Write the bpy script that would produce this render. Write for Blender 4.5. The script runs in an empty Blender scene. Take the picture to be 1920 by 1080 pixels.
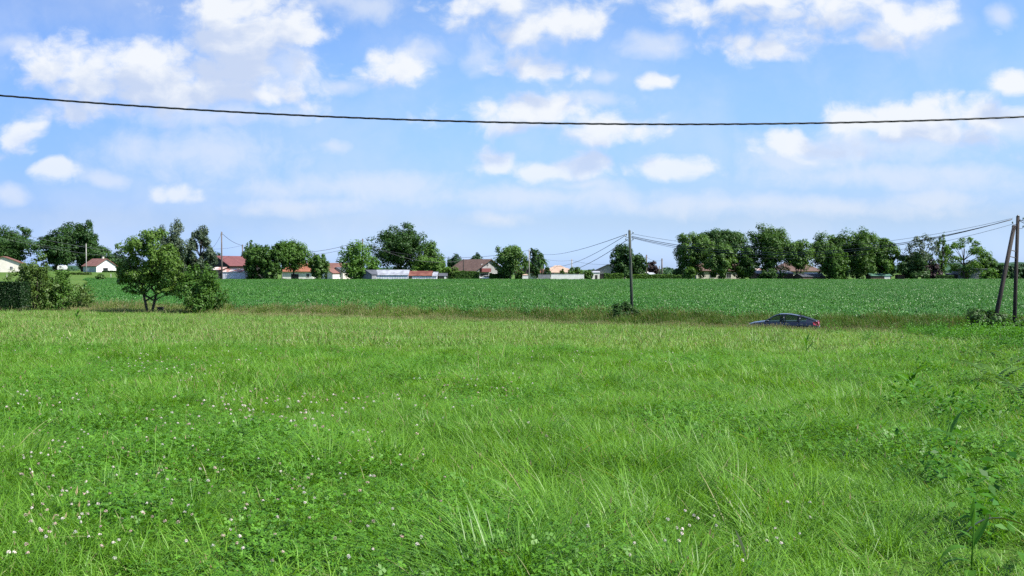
import bpy, bmesh, math, random
import numpy as np
from mathutils import Vector, Matrix
R=math.radians; PI=math.pi
rng=np.random.default_rng(7); random.seed(7)
S=bpy.context.scene; COL=S.collection
F=1800.0; HZ=505.0; EYE=1.6          # photo focal length in its pixels, its horizon row, eye height
PITCH=math.atan((540-HZ)/F)

# ------------------------------------------------------------------ terrain
def sstep(a,b,x):
    t=np.clip((np.asarray(x,float)-a)/(b-a),0,1); return t*t*(3-2*t)
def yroad(x): return 68-0.35*np.clip(x,-130,130)
def terrain(x,y):
    x=np.asarray(x,float); y=np.asarray(y,float)
    ye=yroad(x)-5; s=y-yroad(x)
    zE=-2.0-0.008*np.clip(x,-45,45)
    t=np.clip(y/ye,-0.5,1.0)
    mead=zE*np.sign(t)*np.abs(t)**1.08 + 0.05*np.sin(x*0.7+1)*np.sin(y*0.55)+0.03*np.sin(x*1.9+y*1.3)
    road=-2.7; far=-1.95+0.45*sstep(80,290,y)
    far=far+2.1*sstep(230,345,y)*sstep(-70,-120,x)
    z=np.where(s<-3, mead+(road-mead)*sstep(-5.2,-3,s), road)
    z=np.where(s>3, road+(far-road)*sstep(3,8.5,s), z)
    return z
def tz(x,y): return float(terrain(x,y))
def wx(px,Y): return (px-960)/F*Y
def wz(py,Y): return EYE-(py-HZ)/F*Y
def on_ground(px,py):
    d=np.array([(px-960)/F,1,-(py-HZ)/F]); lo=3.0
    for k in range(700):
        Y=3.0+k*0.1
        if EYE+d[2]*Y < tz(d[0]*Y,Y)+0.1: return d[0]*Y,Y
    return d[0]*Y,Y

# ------------------------------------------------------------------ materials
def mat(name): 
    m=bpy.data.materials.new(name); m.use_nodes=True; nt=m.node_tree; nt.nodes.clear()
    o=nt.nodes.new('ShaderNodeOutputMaterial'); return m,nt,o
def N(nt,t,**k):
    n=nt.nodes.new(t)
    for a,b in k.items(): setattr(n,a,b)
    return n
def setin(n,**k):
    for a,b in k.items():
        n.inputs[a.replace('_',' ')].default_value=b
def rgba(c): return (c[0],c[1],c[2],1)
def mixc(nt,f,a,b,blend='MIX'):
    n=N(nt,'ShaderNodeMix',data_type='RGBA',blend_type=blend)
    for s,v in ((0,f),(6,a),(7,b)):
        if isinstance(v,bpy.types.NodeSocket): nt.links.new(v,n.inputs[s])
        else: n.inputs[s].default_value=(rgba(v) if s else v)
    return n.outputs[2]
def mth(nt,op,a,b=0.0,c=0.0,clamp=False):
    n=N(nt,'ShaderNodeMath',operation=op); n.use_clamp=clamp
    for i,v in enumerate((a,b,c)):
        if isinstance(v,bpy.types.NodeSocket): nt.links.new(v,n.inputs[i])
        else: n.inputs[i].default_value=v
    return n.outputs[0]
def noise(nt,scale,detail=3,vec=None,rough=0.5):
    n=N(nt,'ShaderNodeTexNoise'); setin(n,Scale=scale,Detail=detail,Roughness=rough)
    if vec is None: vec=N(nt,'ShaderNodeNewGeometry').outputs['Position']
    nt.links.new(vec,n.inputs['Vector']); return n.outputs['Fac']
def ramp(nt,f,a,b):
    n=N(nt,'ShaderNodeMapRange',interpolation_type='SMOOTHSTEP'); nt.links.new(f,n.inputs[0])
    n.inputs[1].default_value=a; n.inputs[2].default_value=b; return n.outputs[0]
def leafmat(name,dark,mid,light,rough=0.5,trans=0.3,patch=None,spec=0.22,dry=None,tcol=None):
    """leaf colours vary leaf by leaf ('rnd'), plant by plant, and by patch of ground"""
    m,nt,o=mat(name)
    a=N(nt,'ShaderNodeAttribute',attribute_name='rnd').outputs['Fac']
    oi=N(nt,'ShaderNodeObjectInfo').outputs['Random']
    c=mixc(nt,ramp(nt,a,0,1),dark,light)
    c=mixc(nt,0.5,c,mid)
    c2=mixc(nt,oi,(0.80,0.86,0.8),(1.2,1.14,1.15)); c=mixc(nt,1.0,c,c2,'MULTIPLY')
    if patch:
        f=ramp(nt,noise(nt,patch[0],3),0.38,0.62)
        c=mixc(nt,f,c,mixc(nt,1.0,c,patch[1],'MULTIPLY'))
    if dry is not None:
        c=mixc(nt,mth(nt,'GREATER_THAN',a,1-dry[0]),c,dry[1])
    p=N(nt,'ShaderNodeBsdfPrincipled'); setin(p,Roughness=rough); p.inputs['Specular IOR Level'].default_value=spec
    nt.links.new(c,p.inputs['Base Color'])
    t=N(nt,'ShaderNodeBsdfTranslucent'); nt.links.new(mixc(nt,1.0,c,tcol or (1.5,1.45,0.6),'MULTIPLY'),t.inputs['Color'])
    mx=N(nt,'ShaderNodeMixShader'); mx.inputs[0].default_value=trans
    nt.links.new(p.outputs[0],mx.inputs[1]); nt.links.new(t.outputs[0],mx.inputs[2]); nt.links.new(mx.outputs[0],o.inputs[0])
    return m
def solid(name,col,rough=0.7,var=0.25,scale=1.5,col2=None,metal=0.0,spec=0.4,coat=0.0,bump=0.0,thr=(0.4,0.6),stretch=None):
    m,nt,o=mat(name)
    tc=N(nt,'ShaderNodeTexCoord').outputs['Object']
    if stretch:
        v=N(nt,'ShaderNodeVectorMath',operation='MULTIPLY'); nt.links.new(tc,v.inputs[0]); v.inputs[1].default_value=stretch; tc=v.outputs[0]
    f=noise(nt,scale,4,tc)
    b=col2 or tuple(x*(1-var) for x in col)
    c=mixc(nt,ramp(nt,f,*thr),col,b)
    g=noise(nt,scale*9,2,tc); c=mixc(nt,ramp(nt,g,0.3,0.7),c,mixc(nt,1.0,c,(0.84,0.84,0.84),'MULTIPLY'))
    p=N(nt,'ShaderNodeBsdfPrincipled'); setin(p,Roughness=rough,Metallic=metal); p.inputs['Specular IOR Level'].default_value=spec; p.inputs['Coat Weight'].default_value=coat
    nt.links.new(c,p.inputs['Base Color'])
    if bump:
        bp=N(nt,'ShaderNodeBump'); setin(bp,Strength=bump,Distance=0.05); nt.links.new(g,bp.inputs['Height']); nt.links.new(bp.outputs[0],p.inputs['Normal'])
    nt.links.new(p.outputs[0],o.inputs[0]); return m
def ridged(name,col,col2,period=0.25,rough=0.6,axis='X',depth=0.4,spec=0.4):
    """corrugated sheet or rows of tiles: a wave in bump and tone plus patchy wear"""
    m,nt,o=mat(name)
    tc=N(nt,'ShaderNodeTexCoord').outputs['Object']
    w=N(nt,'ShaderNodeTexWave',bands_direction=axis); setin(w,Scale=0.314/period); nt.links.new(tc,w.inputs['Vector'])
    c=mixc(nt,ramp(nt,noise(nt,0.6,4,tc),0.4,0.62),col,col2)
    c=mixc(nt,ramp(nt,noise(nt,5,2,tc),0.35,0.7),c,mixc(nt,1.0,c,(0.78,0.78,0.78),'MULTIPLY'))
    p=N(nt,'ShaderNodeBsdfPrincipled'); setin(p,Roughness=rough); p.inputs['Specular IOR Level'].default_value=spec
    bp=N(nt,'ShaderNodeBump'); setin(bp,Strength=depth,Distance=0.08); nt.links.new(w.outputs['Fac'],bp.inputs['Height']); nt.links.new(bp.outputs[0],p.inputs['Normal'])
    nt.links.new(c,p.inputs['Base Color']); nt.links.new(p.outputs[0],o.inputs[0]); return m

G_NEAR=leafmat('grass_blade',(0.055,0.142,0.011),(0.108,0.256,0.018),(0.190,0.37,0.038),0.46,0.36,(0.33,(0.88,0.93,0.92)),0.34,dry=(0.022,(0.30,0.29,0.14)))
G_TUFT=leafmat('tuft_blade',(0.050,0.135,0.010),(0.092,0.235,0.016),(0.18,0.36,0.045),0.42,0.36,None,0.4)
G_FAR=leafmat('grass_blade_far',(0.086,0.172,0.022),(0.138,0.264,0.037),(0.215,0.36,0.068),0.5,0.32,(0.12,(0.85,0.95,0.85)),0.4,dry=(0.05,(0.34,0.33,0.15)))
G_WEED=leafmat('verge_weed_leaf',(0.068,0.135,0.015),(0.115,0.220,0.028),(0.195,0.30,0.055),0.55,0.3,(0.35,(0.72,0.72,0.7)),0.25,dry=(0.10,(0.28,0.24,0.12)))
G_WEEDD=leafmat('dark_verge_leaf',(0.042,0.092,0.014),(0.070,0.155,0.022),(0.125,0.225,0.042),0.55,0.28,(0.35,(0.70,0.76,0.7)),0.2,dry=(0.05,(0.19,0.15,0.07)))
G_LUSH=leafmat('lush_weed_leaf',(0.028,0.105,0.009),(0.060,0.190,0.015),(0.125,0.29,0.034),0.5,0.32,(0.4,(0.7,0.8,0.8)),0.22)
G_CLOVER=leafmat('clover_leaf',(0.042,0.130,0.010),(0.070,0.200,0.013),(0.120,0.28,0.024),0.5,0.30,None,0.3)
G_MAIZE=leafmat('maize_leaf',(0.031,0.110,0.012),(0.051,0.166,0.017),(0.090,0.232,0.036),0.42,0.25,(0.03,(0.82,0.9,0.95)),0.42,tcol=(1.3,1.45,0.7))
L_OAK=leafmat('oak_leaf',(0.036,0.088,0.017),(0.058,0.126,0.024),(0.098,0.185,0.039),0.5,0.34)
L_ROUND=leafmat('round_tree_leaf',(0.042,0.098,0.013),(0.066,0.138,0.019),(0.120,0.20,0.034),0.5,0.30)
L_DARK=leafmat('dark_leaf',(0.023,0.064,0.016),(0.036,0.088,0.020),(0.066,0.132,0.034),0.5,0.32)
L_GREEN=leafmat('green_leaf',(0.040,0.100,0.014),(0.064,0.142,0.020),(0.110,0.205,0.034),0.5,0.30)
L_LIME=leafmat('lime_leaf',(0.060,0.14,0.020),(0.085,0.185,0.028),(0.13,0.25,0.045),0.5,0.32)
L_OLIVE=leafmat('olive_leaf',(0.045,0.088,0.016),(0.068,0.125,0.024),(0.118,0.175,0.042),0.5,0.28)
L_GREY=leafmat('grey_leaf',(0.040,0.070,0.040),(0.060,0.095,0.055),(0.11,0.15,0.09),0.5,0.25)
L_PURPLE=leafmat('purple_leaf',(0.028,0.020,0.022),(0.042,0.028,0.030),(0.07,0.045,0.045),0.5,0.15,tcol=(1.3,0.9,0.9))
L_HEDGE=leafmat('hedge_leaf',(0.006,0.022,0.005),(0.010,0.034,0.007),(0.024,0.062,0.012),0.5,0.12)
L_FAR=leafmat('far_leaf',(0.020,0.055,0.022),(0.028,0.070,0.028),(0.045,0.10,0.036),0.6,0.15)
L_DOCK=leafmat('dock_leaf',(0.040,0.125,0.012),(0.060,0.175,0.016),(0.095,0.23,0.03),0.5,0.38,None,0.15)
L_DOCKR=leafmat('dock_leaf_red',(0.045,0.04,0.014),(0.04,0.055,0.016),(0.05,0.08,0.022),0.35,0.2,None,0.6)
SEED=leafmat('seed_head',(0.22,0.19,0.09),(0.30,0.26,0.13),(0.42,0.38,0.22),0.7,0.2,tcol=(1.1,1,0.7))
PETAL=leafmat('clover_petal',(0.56,0.47,0.43),(0.68,0.62,0.57),(0.80,0.78,0.72),0.7,0.2,tcol=(1,1,1))
PETALB=leafmat('clover_petal_fading',(0.38,0.24,0.19),(0.52,0.40,0.35),(0.72,0.64,0.58),0.7,0.2,tcol=(1,1,1))
BARK=solid('bark',(0.13,0.10,0.075),0.9,0.4,3,bump=0.5)
BARKD=solid('bark_dark',(0.06,0.05,0.04),0.9,0.4,3,bump=0.5)
GROUND=leafmat('pasture_ground',(0.06,0.12,0.02),(0.075,0.15,0.028),(0.09,0.17,0.03),0.9,0.0,(0.02,(1.15,1.02,0.9)),0.1)
def ground_mat():
    m,nt,o=mat('grassy_ground')
    a=noise(nt,0.03,4); b=noise(nt,1.2,5); d=noise(nt,9,3)
    c=mixc(nt,ramp(nt,a,0.35,0.65),(0.075,0.15,0.022),(0.115,0.185,0.040))
    c=mixc(nt,ramp(nt,b,0.35,0.7),c,(0.05,0.10,0.016)); c=mixc(nt,ramp(nt,d,0.45,0.75),c,(0.06,0.085,0.022))
    p=N(nt,'ShaderNodeBsdfPrincipled'); setin(p,Roughness=0.95); p.inputs['Specular IOR Level'].default_value=0.1
    nt.links.new(c,p.inputs['Base Color']); nt.links.new(p.outputs[0],o.inputs[0]); return m
GROUND=ground_mat()
SOIL=solid('soil',(0.055,0.060,0.030),0.95,0.3,0.5)
ASPH=solid('asphalt',(0.055,0.055,0.055),0.9,0.2,2,bump=0.2)
T_RED=ridged('red_tile',(0.19,0.082,0.06),(0.15,0.065,0.05),0.3,0.8)
T_ORANGE=ridged('orange_tile',(0.32,0.125,0.068),(0.27,0.10,0.058),0.3,0.8)
T_BROWN=ridged('brown_tile',(0.125,0.078,0.06),(0.10,0.06,0.047),0.3,0.8)
T_REDB=ridged('red_brown_tile',(0.20,0.095,0.075),(0.16,0.075,0.06),0.3,0.8)
T_PALE=ridged('pale_tile',(0.44,0.32,0.235),(0.39,0.27,0.20),0.3,0.8)
T_BARN=ridged('barn_red_sheet',(0.16,0.056,0.052),(0.135,0.047,0.044),0.35,0.6)
T_RUST=ridged('rusty_sheet',(0.13,0.038,0.026),(0.19,0.075,0.05),0.3,0.7)
T_PATCH=ridged('patched_rusty_sheet',(0.30,0.09,0.05),(0.68,0.62,0.58),0.3,0.6)
T_GREY=ridged('grey_fibre_sheet',(0.36,0.38,0.42),(0.24,0.25,0.28),0.3,0.5)
T_DARK=ridged('dark_slate_sheet',(0.09,0.095,0.11),(0.06,0.065,0.075),0.3,0.5)
T_GREEN=ridged('green_sheet',(0.10,0.22,0.16),(0.08,0.18,0.13),0.3,0.6)
W_WHITE=solid('white_render',(0.74,0.73,0.70),0.85,0.1,0.8)
W_CREAM=solid('cream_render',(0.64,0.61,0.53),0.85,0.1,0.8)
W_GREY=solid('grey_render',(0.30,0.30,0.29),0.85,0.15,0.8)
W_GREYB=solid('grey_block',(0.22,0.23,0.25),0.9,0.2,1.2)
W_DARK=solid('dark_boards_and_shade',(0.045,0.042,0.04),0.85,0.3,2)  # real dark boards; also the painted shade of bay, porch and doorway
W_BROWN=solid('brown_boards',(0.10,0.07,0.055),0.85,0.3,2)
W_SHEET=ridged('white_sheet',(0.66,0.68,0.72),(0.56,0.58,0.64),0.45,0.5,depth=0.6)
W_RED=solid('red_boards',(0.17,0.05,0.05),0.8,0.2,2)
W_MINT=solid('pale_green_render',(0.38,0.48,0.42),0.85,0.1,1)
GLASSD=solid('dark_pane',(0.02,0.024,0.03),0.12,0.2,1,spec=0.6)
TRIM=solid('white_trim',(0.72,0.72,0.70),0.6,0.1,2)
WOODP=solid('creosoted_wood',(0.042,0.034,0.030),0.85,0.4,2,stretch=(6,6,0.5),bump=0.4)
WOODG=solid('greenish_weathered_wood',(0.060,0.075,0.055),0.8,0.35,2,stretch=(6,6,0.5),bump=0.4)
CONC=solid('grey_concrete',(0.38,0.37,0.35),0.85,0.2,1)
WOODM=solid('grey_brown_wood',(0.15,0.125,0.11),0.85,0.3,2,stretch=(6,6,0.5))
WIRE=solid('wire_sheath',(0.035,0.037,0.042),0.5,0.2,3)
CABLE=solid('black_cable',(0.016,0.018,0.019),0.5,0.2,3)
IRON=solid('galvanised_iron',(0.20,0.20,0.20),0.5,0.2,5,metal=0.6)
PORC=solid('insulator_glass',(0.12,0.16,0.14),0.15,0.2,5)

# ------------------------------------------------------------------ mesh helpers
def put(o,parent=None,label=None,cat=None,group=None,kind=None):
    COL.objects.link(o)
    if parent: o.parent=parent
    if label: o['label']=label
    if cat: o['category']=cat
    if group: o['group']=group
    if kind: o['kind']=kind
    return o
def empty(name,loc,label,cat,group=None,rz=0):
    o=bpy.data.objects.new(name,None); o.location=loc; o.rotation_euler=(0,0,rz); o.empty_display_size=0.3
    return put(o,None,label,cat,group)
def np_mesh(name,V,Fc,mats,rnd=None,smooth=False,mi=None):
    V=np.asarray(V,np.float32).reshape(-1,3); Fc=np.asarray(Fc,np.int32); k=Fc.shape[1]; n=len(Fc)
    me=bpy.data.meshes.new(name); me.vertices.add(len(V)); me.vertices.foreach_set('co',V.ravel())
    me.loops.add(n*k); me.loops.foreach_set('vertex_index',Fc.ravel())
    me.polygons.add(n); me.polygons.foreach_set('loop_start',np.arange(n,dtype=np.int32)*k)
    if smooth: me.polygons.foreach_set('use_smooth',np.ones(n,bool))
    for m in mats: me.materials.append(m)
    if mi is not None: me.polygons.foreach_set('material_index',np.asarray(mi,np.int32))
    if rnd is not None:
        a=me.attributes.new('rnd','FLOAT','FACE'); a.data.foreach_set('value',np.asarray(rnd,np.float32))
    me.update(calc_edges=True); return me
class MB:
    def __init__(s): s.v=[]; s.f=[]; s.m=[]; s.sm=[]
    def add(s,V,Fs,mi=0,sm=False):
        b=len(s.v); s.v+= [tuple(map(float,p)) for p in V]
        for f in Fs: s.f.append([b+i for i in f]); s.m.append(mi); s.sm.append(sm)
        return s
    def box(s,x0,x1,y0,y1,z0,z1,mi=0):
        return s.add([(x0,y0,z0),(x1,y0,z0),(x1,y1,z0),(x0,y1,z0),(x0,y0,z1),(x1,y0,z1),(x1,y1,z1),(x0,y1,z1)],
          [(0,3,2,1),(4,5,6,7),(0,1,5,4),(1,2,6,5),(2,3,7,6),(3,0,4,7)],mi)
    def tube(s,P,r,n=8,mi=0,cap=True):
        P=[Vector(p) for p in P]; r=r if hasattr(r,'__len__') else [r]*len(P); V=[]; up=Vector((0.31,0.95,0.05)); 
        for i,p in enumerate(P):
            d=(P[min(i+1,len(P)-1)]-P[max(i-1,0)]).normalized()
            u=d.cross(up)
            if u.length<0.1: u=d.cross(Vector((1,0,0)))
            u.normalize(); w=d.cross(u)
            for k in range(n):
                a=2*PI*k/n; V.append(p+(u*math.cos(a)+w*math.sin(a))*r[i])
        Fs=[(i*n+k,i*n+(k+1)%n,(i+1)*n+(k+1)%n,(i+1)*n+k) for i in range(len(P)-1) for k in range(n)]
        b=len(s.v); s.add(V,Fs,mi,True)
        if cap: s.f.append([b+k for k in range(n)][::-1]); s.m.append(mi); s.sm.append(False); e=b+(len(P)-1)*n; s.f.append([e+k for k in range(n)]); s.m.append(mi); s.sm.append(False)
        return s
    def slab(s,quad,t,mi=0):
        q=[Vector(p) for p in quad]; nrm=(q[1]-q[0]).cross(q[-1]-q[0]).normalized()
        if nrm.z<0: nrm=-nrm; q=q[::-1]
        k=len(q); return s.add(q+[p-nrm*t for p in q],[tuple(range(k)),tuple(range(2*k-1,k-1,-1))]+[(i,i+k,(i+1)%k+k,(i+1)%k) for i in range(k)],mi)
    def ball(s,c,r,mi=0,n=8,sz=1.0):
        V=[];Fs=[]
        for j in range(n//2+1):
            th=PI*j/(n//2)
            for i in range(n): V.append((c[0]+r*math.sin(th)*math.cos(2*PI*i/n),c[1]+r*math.sin(th)*math.sin(2*PI*i/n),c[2]+r*sz*math.cos(th)))
        for j in range(n//2):
            for i in range(n): Fs.append((j*n+i,(j+1)*n+i,(j+1)*n+(i+1)%n,j*n+(i+1)%n))
        return s.add(V,Fs,mi,True)
    def mesh(s,name,*mats):
        me=bpy.data.meshes.new(name); me.from_pydata(s.v,[],s.f)
        for m in mats: me.materials.append(m)
        me.polygons.foreach_set('material_index',s.m); me.polygons.foreach_set('use_smooth',s.sm); me.update(); return me
    def obj(s,name,parent,*mats,**k): return put(bpy.data.objects.new(name,s.mesh(name,*mats)),parent,**k)

# ------------------------------------------------------------------ foliage
def unit(v): return v/np.maximum(np.linalg.norm(v,axis=-1,keepdims=True),1e-6)
def rdir(n): return unit(rng.normal(size=(n,3)))
def leaf_quads(P,Nn,size,aspect=0.62,fold=0.12):
    n=len(P); t=unit(np.cross(Nn,rdir(n))); b=np.cross(Nn,t); s=np.asarray(size).reshape(-1,1)
    return np.stack([P-t*s*0.5,P+b*s*aspect*0.5+Nn*s*fold,P+t*s*0.5,P-b*s*aspect*0.5+Nn*s*fold],1)
def crown_pts(lobes,n,sub=12,subr=0.40,up=0.25,shell=0.5):
    L=np.asarray(lobes,float); A=(L[:,3]*L[:,5]); SC=[];SR=[];SO=[]
    for l in L:
        k=max(4,int(sub*(0.6+0.8*l[3]/L[:,3].max())))
        d=rdir(k); d[:,2]=d[:,2]*0.9+up; d=unit(d); rr=(0.62+0.38*rng.random((k,1)))
        SC.append(l[:3]+d*l[3:6]*rr); SR.append(l[3:6]*subr*(0.6+0.8*rng.random((k,1)))); SO.append(np.repeat(l[None,:3],k,0))
    SC=np.concatenate(SC);SR=np.concatenate(SR);SO=np.concatenate(SO)
    w=SR[:,0]*SR[:,2]; i=rng.choice(len(SC),n,p=w/w.sum())
    d=rdir(n); P=SC[i]+d*SR[i]*(shell+(1-shell)*rng.random((n,1)))**0.6*(1+0.18*rng.normal(size=(n,1)))
    Nn=unit(0.55*d+0.35*unit(P-SO[i])+np.array([0,0,0.35])+0.36*rdir(n))
    return P,Nn,SC
def auto_lobes(W,D,zb,zt,n,style):
    zc=(zb+zt)/2; rz=(zt-zb)/2; out=[]
    for i in range(n):
        g=1-2*(i+0.5)/n; a=i*2.39996+rng.random()*0.8
        if style=='umbrella': g=abs(g)*0.9+0.05
        if style=='cone': pass
        q=math.sqrt(max(0,1-g*g)); k=0.46+0.20*rng.random(); r=0.28+0.26*rng.random()
        if style=='sparse': k=0.68+0.2*rng.random(); r=0.17+0.10*rng.random()
        if style=='bush': k=0.55+0.1*rng.random()
        if g<-0.3 and style in('oak','sparse'): q*=0.85
        out.append((q*math.cos(a)*k*W/2,q*math.sin(a)*k*D/2,zc+g*k*rz,r*W/2,r*D/2,r*rz*(0.8 if style!='umbrella' else 0.9)))
    if style!='sparse': out.append((0,0,zc,0.45*W/2,0.45*D/2,0.5*rz))
    return out
def limb(mb,a,b,r0,r1,n=5,bow=0.12,sides=6):
    a=Vector(a);b=Vector(b); L=(b-a).length; side=Vector(rdir(1)[0])*bow*L; P=[];rr=[]
    for i in range(n+1):
        t=i/n; p=a.lerp(b,t)+side*math.sin(PI*t)*0.6; p.z+=0.10*L*math.sin(PI*t)*(0.5); P.append(p); rr.append(r0+(r1-r0)*t)
    mb.tube(P,rr,sides,0); return P
def tree(name,label,px0,px1,ytop,Y,style='oak',leaf=L_OAK,cb=0.18,group=None,cat='tree',n=None,nl=None,bark=BARKD,lobes=None,ls=None,stems=1,base=None,dens=1.0,lean=0,fit=True):
    X=wx((px0+px1)/2,Y); W=(px1-px0)/F*Y
    zg=tz(X,Y) if base is None else base; H=wz(ytop,Y)-zg
    root=empty(name,(X,Y,zg),label,cat,group); D=W*(0.9 if W<14 else 0.75)
    ls=ls or max(0.13,0.56*Y/300)
    nl=nl or {'oak':int(rng.integers(9,17)),'umbrella':16,'sparse':22,'bush':10}.get(style,12)
    L=lobes or auto_lobes(W,D,H*cb,H,nl,style)
    n=n or int(min(15000,max(700,dens*{'sparse':4.0}.get(style,17.0)*W*H*(1-cb)/(ls*ls*0.5))))
    P,Nn,SC=crown_pts(L,n,subr=0.55 if style=='sparse' else 0.37)
    if fit:
        lo=np.percentile(P,0.8,axis=0); hi=np.percentile(P,99.2,axis=0)
        tgt_lo=np.array([-W/2,-D/2,H*cb]); tgt_hi=np.array([W/2,D/2,H])
        sc=(tgt_hi-tgt_lo)/(hi-lo); P=(P-lo)*sc+tgt_lo
        L=[tuple((np.array(l[:3])-lo)*sc+tgt_lo)+tuple(np.array(l[3:])*sc) for l in L]; SC=(SC-lo)*sc+tgt_lo
    P[:,2]=np.maximum(P[:,2],0.05)
    Q=leaf_quads(P,Nn,ls*(0.7+0.7*rng.random(n)))
    me=np_mesh('crown',Q,np.arange(4*n).reshape(-1,4),[leaf],np.clip(rng.normal(0.5,0.22,n),0,1))
    put(bpy.data.objects.new('crown',me),root)
    mb=MB(); r=max(0.05,0.022*H*(1 if style!='bush' else 0.6)); tops=[]
    for k in range(stems):
        a=2*PI*k/stems+(0.6 if stems!=2 else 0.15); off=Vector((math.cos(a),math.sin(a)*0.5,0))*(0.02*W if stems>1 else 0)
        top=Vector((lean*W+math.cos(a)*W*0.18*(stems>1),math.sin(a)*0.1*W*(stems>1),H*(0.55 if style!='sparse' else 0.75)))
        tops.append(limb(mb,off-Vector((0,0,0.15)),top,r*(1.25 if stems==1 else 0.8),r*0.35,7,0.05,8))
    for i,l in enumerate(L):
        st=tops[i%stems]; j=min(len(st)-2,max(1,int((0.25+0.6*(max(0,l[2])/H))*len(st)*0.8)))
        limb(mb,st[j],Vector(l[:3]),r*0.42,r*0.12)
    if style=='sparse':
        for c in SC[rng.choice(len(SC),min(60,len(SC)),replace=False)]:
            l=min(L,key=lambda q:(q[0]-c[0])**2+(q[1]-c[1])**2+(q[2]-c[2])**2); limb(mb,l[:3],c,r*0.13,r*0.05,3,0.1,4)
    mb.obj('trunk',root,bark)
    return root
def copy_tree(o,parent=None):
    c=o.copy(); COL.objects.link(c); c.parent=parent
    for ch in list(o.children): copy_tree(ch,c)
    return c
def hedge(label,px0,px1,ytop,Y,depth=1.2,leaf=L_GREEN,group=None,ls=0.4,bumpy=0.15,name='hedge',base=None):
    X=wx((px0+px1)/2,Y); W=(px1-px0)/F*Y; zg=tz(X,Y) if base is None else base; H=max(0.5,wz(ytop,Y)-zg)
    n=int(14*(W*H+W*depth+depth*H)/(ls*ls)); n=min(n,26000)
    u=rng.random((n,3)); f=rng.random(n)
    P=np.stack([(u[:,0]-0.5)*W,(u[:,1]-0.5)*depth,u[:,2]*H],1); Nn=np.zeros((n,3))
    a=W*H;b=W*depth;c=depth*H; t=a+b+2*c+a*0.4; e=0.5*ls
    for lo,hi,ax,val,nv in ((0,a,1,-depth/2,(0,-1,0)),(a,a+b,2,H,(0,0,1)),(a+b,a+b+c,0,W/2,(1,0,0)),(a+b+c,a+b+2*c,0,-W/2,(-1,0,0)),(a+b+2*c,t,1,depth/2,(0,1,0))):
        k=(f*t>=lo)&(f*t<hi); P[k,ax]=val+np.array(nv)[ax]*(rng.normal(size=k.sum())*e*0.4-0.08); Nn[k]=nv
    wv=1-bumpy*(0.5+0.5*np.sin(P[:,0]*1.7+X)*np.sin(P[:,0]*0.63+2)); P[:,2]*=wv
    Nn=unit(Nn+0.8*rdir(n)); Q=leaf_quads(P,Nn,ls*(0.7+0.6*rng.random(n)))
    o=bpy.data.objects.new(name,np_mesh(name,Q,np.arange(4*n).reshape(-1,4),[leaf],rng.random(n))); o.location=(X,Y,zg)
    mb=MB(); m_=0.25*min(1,H); mb.box(-W/2+m_,W/2-m_,-depth/2+min(m_,depth*0.3),depth/2-min(m_,depth*0.3),0,H*(1-bumpy)-m_*0.7)
    put(o,None,label,'hedge',group); mb.obj('branches',o,leaf); return o

# ------------------------------------------------------------------ scattering (geometry nodes)
def source(name,objs):
    c=bpy.data.collections.new(name)
    for i,me in enumerate(objs):
        o=bpy.data.objects.new('%s_%02d'%(name,i),me); c.objects.link(o)
    return c
def scatter(name,P,rot,scl,idx,coll,label,cat,extra=None):
    n=len(P); me=bpy.data.meshes.new(name); me.vertices.add(n); me.vertices.foreach_set('co',np.asarray(P,np.float32).ravel())
    for nm,d in (('rot',rot),('scl',scl)):
        a=me.attributes.new(nm,'FLOAT_VECTOR','POINT'); a.data.foreach_set('vector',np.asarray(d,np.float32).ravel())
    a=me.attributes.new('idx','INT','POINT'); a.data.foreach_set('value',np.asarray(idx,np.int32))
    o=bpy.data.objects.new(name,me); put(o,None,label,cat,None,'stuff')
    ng=bpy.data.node_groups.new(name,'GeometryNodeTree')
    ng.interface.new_socket('Geometry',in_out='INPUT',socket_type='NodeSocketGeometry'); ng.interface.new_socket('Geometry',in_out='OUTPUT',socket_type='NodeSocketGeometry')
    gi=ng.nodes.new('NodeGroupInput'); go=ng.nodes.new('NodeGroupOutput'); ip=ng.nodes.new('GeometryNodeInstanceOnPoints')
    ci=ng.nodes.new('GeometryNodeCollectionInfo'); ci.inputs[0].default_value=coll; ci.inputs['Separate Children'].default_value=True; ci.inputs['Reset Children'].default_value=True
    lk=ng.links.new; lk(gi.outputs[0],ip.inputs['Points']); lk(ci.outputs[0],ip.inputs['Instance']); ip.inputs['Pick Instance'].default_value=True
    for nm,ty,sk in (('rot','FLOAT_VECTOR','Rotation'),('scl','FLOAT_VECTOR','Scale'),('idx','INT','Instance Index')):
        na=ng.nodes.new('GeometryNodeInputNamedAttribute'); na.data_type=ty; na.inputs[0].default_value=nm; lk(na.outputs[0],ip.inputs[sk])
    lk(ip.outputs[0],go.inputs[0]); md=o.modifiers.new('scatter','NODES'); md.node_group=ng; return o
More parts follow.
